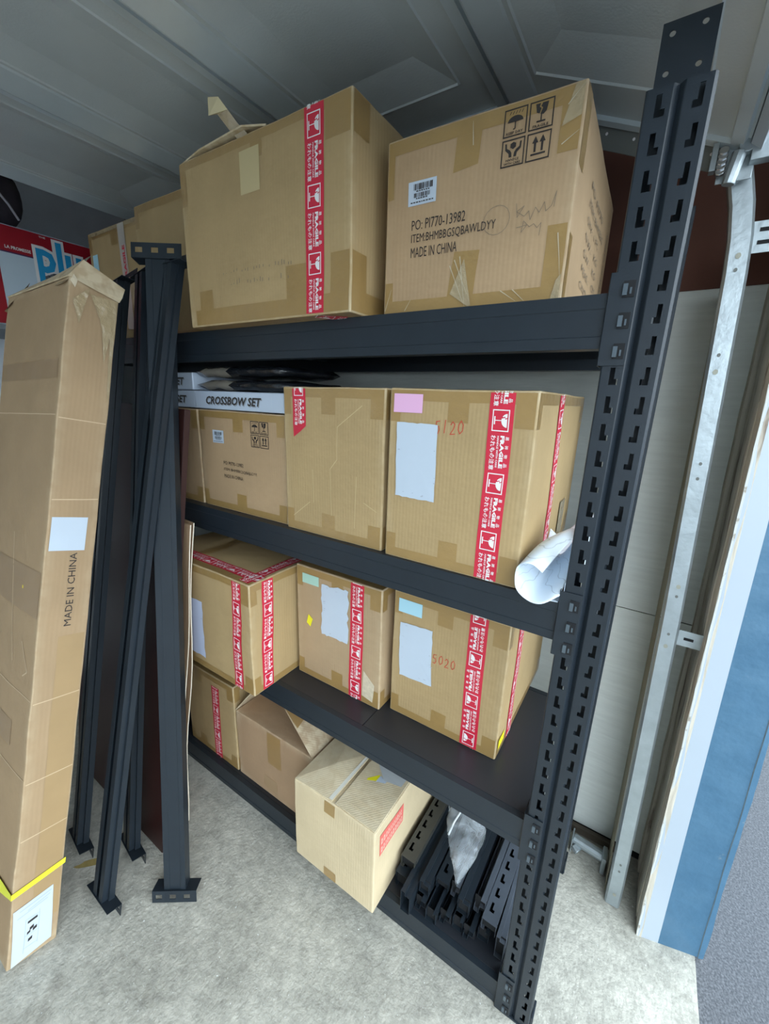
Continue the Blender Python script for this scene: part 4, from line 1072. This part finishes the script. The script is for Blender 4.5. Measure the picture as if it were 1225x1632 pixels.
# maroon board
t = empty('maroon_panel', (-1.27, -.322, 0), 0, 'dark maroon board leaning on the rack behind the loose beams', 'board')
t.rotation_euler = (-math.atan2(.245, 1.69), R(1), 0)
mb = MB(); mb.box(-.72, 0, 0, .020, .002, 1.70, 0); mb.build('board', MAROON, t, bevel=.002)
mb = MB(); mb.box(-.0008, .0014, .001, .019, .004, 1.698, 0); mb.build('edge_strip', mat('maroon_edge', (.040, .014, .012), .5), t)
for k in range(2):
    lab = ('front sheet of folded cardboard standing behind the maroon board', 'rear sheet of folded cardboard behind the maroon board')[k]
    mb = MB(); n = 14
    pts = [(0.006 * math.sin(i * .7 + k * 2) * (1 - .3 * i / n), 1.30 * i / n) for i in range(n + 1)]
    for i in range(n):
        y0 = 0.004 * math.sin(i * .9 + k); y1 = 0.004 * math.sin((i + 1) * .9 + k)
        (a0, z0), (a1, z1) = pts[i], pts[i + 1]
        for th, mi in ((0, 0), (.004, 0)):
            mb.add([(-.40, y0 + th, z0), (a0, y0 + th, z0), (a1, y1 + th, z1), (-.40, y1 + th, z1)], [(0, 1, 2, 3)], mi)
        mb.add([(a0, y0, z0), (a0, y0 + .004, z0), (a1, y1 + .004, z1), (a1, y1, z1)], [(0, 1, 2, 3)], 1)
    o_ = mb.build('cardboard_sheet', [BROWN, mat('bright_cut_edge', (.80, .72, .58), .8)], None)
    o_.location = (-1.312 + .004 * k, -.210 + .016 * k, .004); o_.rotation_euler = (-R(4.5), R(4.0 - k * .6), 0)
    tag(o_, lab, 'cardboard', 'cardboard sheets behind the maroon board')

# ---- tall flat carton leaning at the left
th, ph = R(13.25), R(-1.58); Wt, Dt, Ht = .474, .126, 2.062
Mt = Matrix.Rotation(ph, 4, 'Y') @ Matrix.Rotation(-th, 4, 'X')
loc = Vector((-1.301, -.778, .0292)) - (Mt @ Vector((Wt, 0, 0)))
c = Carton('tall_carton', 'tall narrow brown carton leaning back at the left, bound with a yellow strap', tuple(loc), (Wt, Dt, Ht), card('dull_brown_cardboard', (0.415, 0.285, 0.165)), 21, amp=.003, tilt=(-th, ph, 0))
X = lambda u: Wt + u
mb = MB(); SB = mat('soft_brown_tape', (.345, .225, .12), .5, var=.1)
c.rect(mb, 'F', .01, Wt - .02, 1.782, 1.835, .001); c._fin(mb, 'packing_tape', SB)
mb = MB(); c.rect(mb, 'F', .01, Wt - .01, 1.09, 1.225, .001); c._fin(mb, 'packing_tape', SB)
mb = MB(); c.rect(mb, 'F', .01, Wt - .12, .66, .74, .001); c._fin(mb, 'packing_tape', SB)
mb = MB(); c.rect(mb, 'R', .052, .120, .10, 1.03, .0008); c._fin(mb, 'long_tape', mat('tan_side_tape', (.40, .265, .13), .45, var=.1))
mb = MB()
for v in (1.674, .84, .60): c.quad(mb, 'F', [(.01, v), (Wt, v + .004), (Wt, v + .0065), (.01, v + .003)], .0012)
for v in (1.672, 1.44, .835, .59, .41): c.quad(mb, 'R', [(0, v), (.124, v + .006), (.124, v + .0085), (0, v + .0028)], .0012)
for ln in ([(.25, 1.31), (.27, 1.15), (.30, 1.0), (.32, .92)], [(.38, 1.0), (.43, .92), (.40, .90)]):
    for a, b_ in zip(ln[:-1], ln[1:]):
        a = Vector(a); b_ = Vector(b_); nn = Vector((-(b_ - a).y, (b_ - a).x)).normalized() * .0018; c.quad(mb, 'F', [a - nn, b_ - nn, b_ + nn, a + nn], .0012)
c._fin(mb, 'crease', mat('light_crease', (.62, .47, .30), .8))
mb = MB(); c.rect(mb, 'R', .008, .098, 1.292, 1.392, .0018); c._fin(mb, 'address_label', PAPER)
mb = MB(); c.text(mb, 'R', 'MADE IN CHINA', (.0805, 1.060), .225, .0185, xdir=(0, 1)); c._fin(mb, 'printed_marking', INK)
mb = MB()
c.quad(mb, 'R', [(-.004, .236), (.129, .262), (.129, .280), (-.004, .254)], .004); c.quad(mb, 'F', [(0, .190), (X(-.10), .200), (Wt + .002, .238), (Wt + .002, .256), (X(-.10), .218), (0, .208)][:4], .004)
mb.v = mb.v[:]; c.quad(mb, 'F', [(0, .196), (Wt + .002, .236), (Wt + .002, .256), (0, .216)], .0045)
c._fin(mb, 'strap', mat('yellow_strap', (.85, .85, .04), .35))
mb = MB(); c.quad(mb, 'R', [(.010, .004), (.109, .022), (.102, .206), (.004, .190)], .0022, 0)
for y0, y1, a, b_ in ((.178, .182, .02, .098), (.168, .171, .04, .095), (.158, .161, .015, .09)):
    c.quad(mb, 'R', [(a, y0), (b_, y0 + .014), (b_, y1 + .014), (a, y1)], .003, 1)
for (u0, u1, v0, v1) in ((.036, .0375, .03, .14), (.070, .0715, .04, .152), (.036, .070, .14, .1415), (.036, .07, .085, .0865), (.036, .07, .045, .0465)): c.rect(mb, 'R', u0, u1, v0, v1, .003, 1)
for (u, v, w_, h_) in ((.042, .124, .024, .008), (.048, .098, .010, .010), (.042, .088, .008, .008), (.056, .090, .010, .010), (.046, .062, .010, .010)): c.quad(mb, 'R', [(u, v), (u + w_, v + .004), (u + w_, v + h_ + .004), (u, v + h_)], .0032, 2)
c._fin(mb, 'instruction_sheet', [PAPER, GREYP, INK])
mb = MB(); c.quad(mb, 'F', [(X(-.130), 1.155), (X(-.122), 1.155), (X(-.122), 1.164), (X(-.130), 1.164)], .0015); c._fin(mb, 'paint_spot', mat('yellow_paint', (.80, .62, .05), .5))
H = Ht
mb = MB()
mb.add([(0, -.003, H - .002), (Wt * .5, -.005, H), (Wt + .001, -.004, H - .002), (Wt - .006, .030, H + .058), (Wt * .5, .040, H + .055), (.03, .035, H + .040),
        (Wt + .012, .060, H - .016), (Wt + .013, Dt + .002, H - .006), (Wt + .006, Dt + .010, H + .024), (Wt * .4, Dt + .01, H + .03), (0, Dt, H + .01), (Wt + .002, .035, H - .006), (Wt + .003, Dt, H - .02)],
       [(0, 1, 4, 5), (1, 2, 3, 4), (2, 6, 8, 3), (6, 7, 8), (3, 8, 9, 4), (4, 9, 10, 5), (0, 5, 10), (2, 11, 6), (11, 12, 7, 6)])
c._fin(mb, 'top_flap', KRAFT, thick=.004)
mb = MB()
mb.add([(-.003, -.006, H - .05), (.05, -.006, H - .03), (.055, .036, H + .054), (-.004, .04, H + .02), (-.01, .06, H - .06)], [(0, 1, 2, 3), (0, 3, 4)])
mb.add([(Wt - .08, -.006, H - .02), (Wt - .005, -.006, H - .02), (Wt - .01, .05, H + .081), (Wt - .10, .048, H + .074)], [(0, 1, 2, 3)])
c.quad(mb, 'R', [(.05, H - .03), (.122, H - .02), (.10, H - .21), (.085, H - .10)], .004); c.quad(mb, 'R', [(.01, H - .06), (.05, H - .01), (.035, H - .09), (.03, H - .12)], .003); c.quad(mb, 'R', [(.108, H - .05), (.126, H - .05), (.124, H - .30), (.116, H - .32)], .003)
c._fin(mb, 'clear_tape', CLEAR)
mb = MB(); mb.add([(Wt + .003, .008, H + .006), (Wt + .004, .018, H - .006), (Wt + .004, .013, H - .028), (Wt + .001, .002, H - .012)], [(0, 1, 2, 3)]); c._fin(mb, 'torn_corner', EDGE)

# ---- shelf unit, toy box and dark bag at the far left
t = empty('wall_shelf_unit', (-2.70, -.30, 0), 0, 'plain grey shelf unit at the far left carrying the red and white box', 'shelving')
g_ = mat('grey_shelf_paint', (.22, .24, .26), .6)
for y in (-.75, .55): 
    mb = MB(); mb.box(-.29, .26, y, y + .02, 0, 2.0); mb.build('side_panel', g_, t)
for z_ in (.08, .72, 1.36, 1.98):
    mb = MB(); mb.box(-.288, .258, -.73, .55, z_, z_ + .02); mb.build('shelf_board', g_, t)
c = Carton('toy_box', 'red and white printed box with blue bubble letters on the far left shelf unit', (-2.80, -.62, 2.001), (.35, .95, .410), mat('pale_blue_box', (.55, .66, .75), .4), 31, amp=.0005, cat='box')
mb = MB(); c.quad(mb, 'R', [(.0, .298), (.945, .298), (.949, .409), (.0, .409)], .001); c.rect(mb, 'R', .0, .495, .0, .30, .001); c._fin(mb, 'red_band', mat('deep_red_print', (.36, .008, .02), .35))
mb = MB(); c.rect(mb, 'R', .500, .622, .298, .303, .0022); c._fin(mb, 'blue_rule', mat('navy_print', (.05, .03, .12), .5))
mb = MB(); c.text(mb, 'R', 'plu', (.622, .195), .205, .205, bold=.11, off=.0020, mi=0); c.text(mb, 'R', 'plu', (.634, .207), .183, .183, bold=.03, off=.0030, mi=1)
c._fin(mb, 'bubble_lettering', [WHITE, mat('cyan_print', (.02, .35, .68), .4)])
mb = MB(); c.text(mb, 'R', 'LA PROMESSE', (.524, .315), .092, .013, bold=.03, off=.002); c.text(mb, 'R', 'THE', (.655, .392), .025, .007, bold=.02, off=.002); c._fin(mb, 'small_lettering', WHITE)
mb = MB(); n, k = 14, 20
for i in range(n + 1):
    a = math.pi * i / n
    for j in range(k):
        p = 2 * math.pi * j / k; r = math.sin(a)
        v = Vector((.13 * r * math.cos(p), .19 * r * math.sin(p), .14 - .16 * math.cos(a)))
        v *= 1 + .10 * noise.noise(v * 9); v.z = max(0, v.z); mb.v.append(tuple(v))
for i in range(n):
    for j in range(k): mb.f.append((i * k + j, i * k + (j + 1) % k, (i + 1) * k + (j + 1) % k, (i + 1) * k + j)); mb.m.append(0)
t = empty('soft_bag', (-2.60, -.145, 2.4115), 0, 'dark purplish rounded soft bag on top of the red and white box', 'bag')
mb.build('bag_shell', mat('dark_purple_cloth', (.10, .085, .105), .8, var=.6, vscale=9), t, smooth=True)
mb = MB(); mb.tube([(.13, .02, .16), (.15, .05, .13), (.15, .09, .08), (.145, .12, .03)], .005, 8); mb.build('handle', mat('pale_cord', (.35, .33, .38), .5), t)

# debris on the floor: paint stain
mb = MB()
def blob(cx, cy, rx, ry, seed, rot=0):
    pts = []
    for i in range(28):
        a = 2 * math.pi * i / 28; r = 1 + .45 * noise.noise(Vector((math.cos(a) * 1.6, math.sin(a) * 1.6, seed)))
        x, y = rx * r * math.cos(a), ry * r * math.sin(a); pts.append((cx + x * math.cos(rot) - y * math.sin(rot), cy + x * math.sin(rot) + y * math.cos(rot), .0012))
    mb.add(pts, [tuple(range(28))])
blob(-1.44, -.47, .075, .014, 1, .9); blob(-1.46, -.415, .03, .016, 2, .3)
mb.build('paint_stain', mat('ochre_stain', (.38, .29, .10), .8, var=.3, vscale=40), floor)
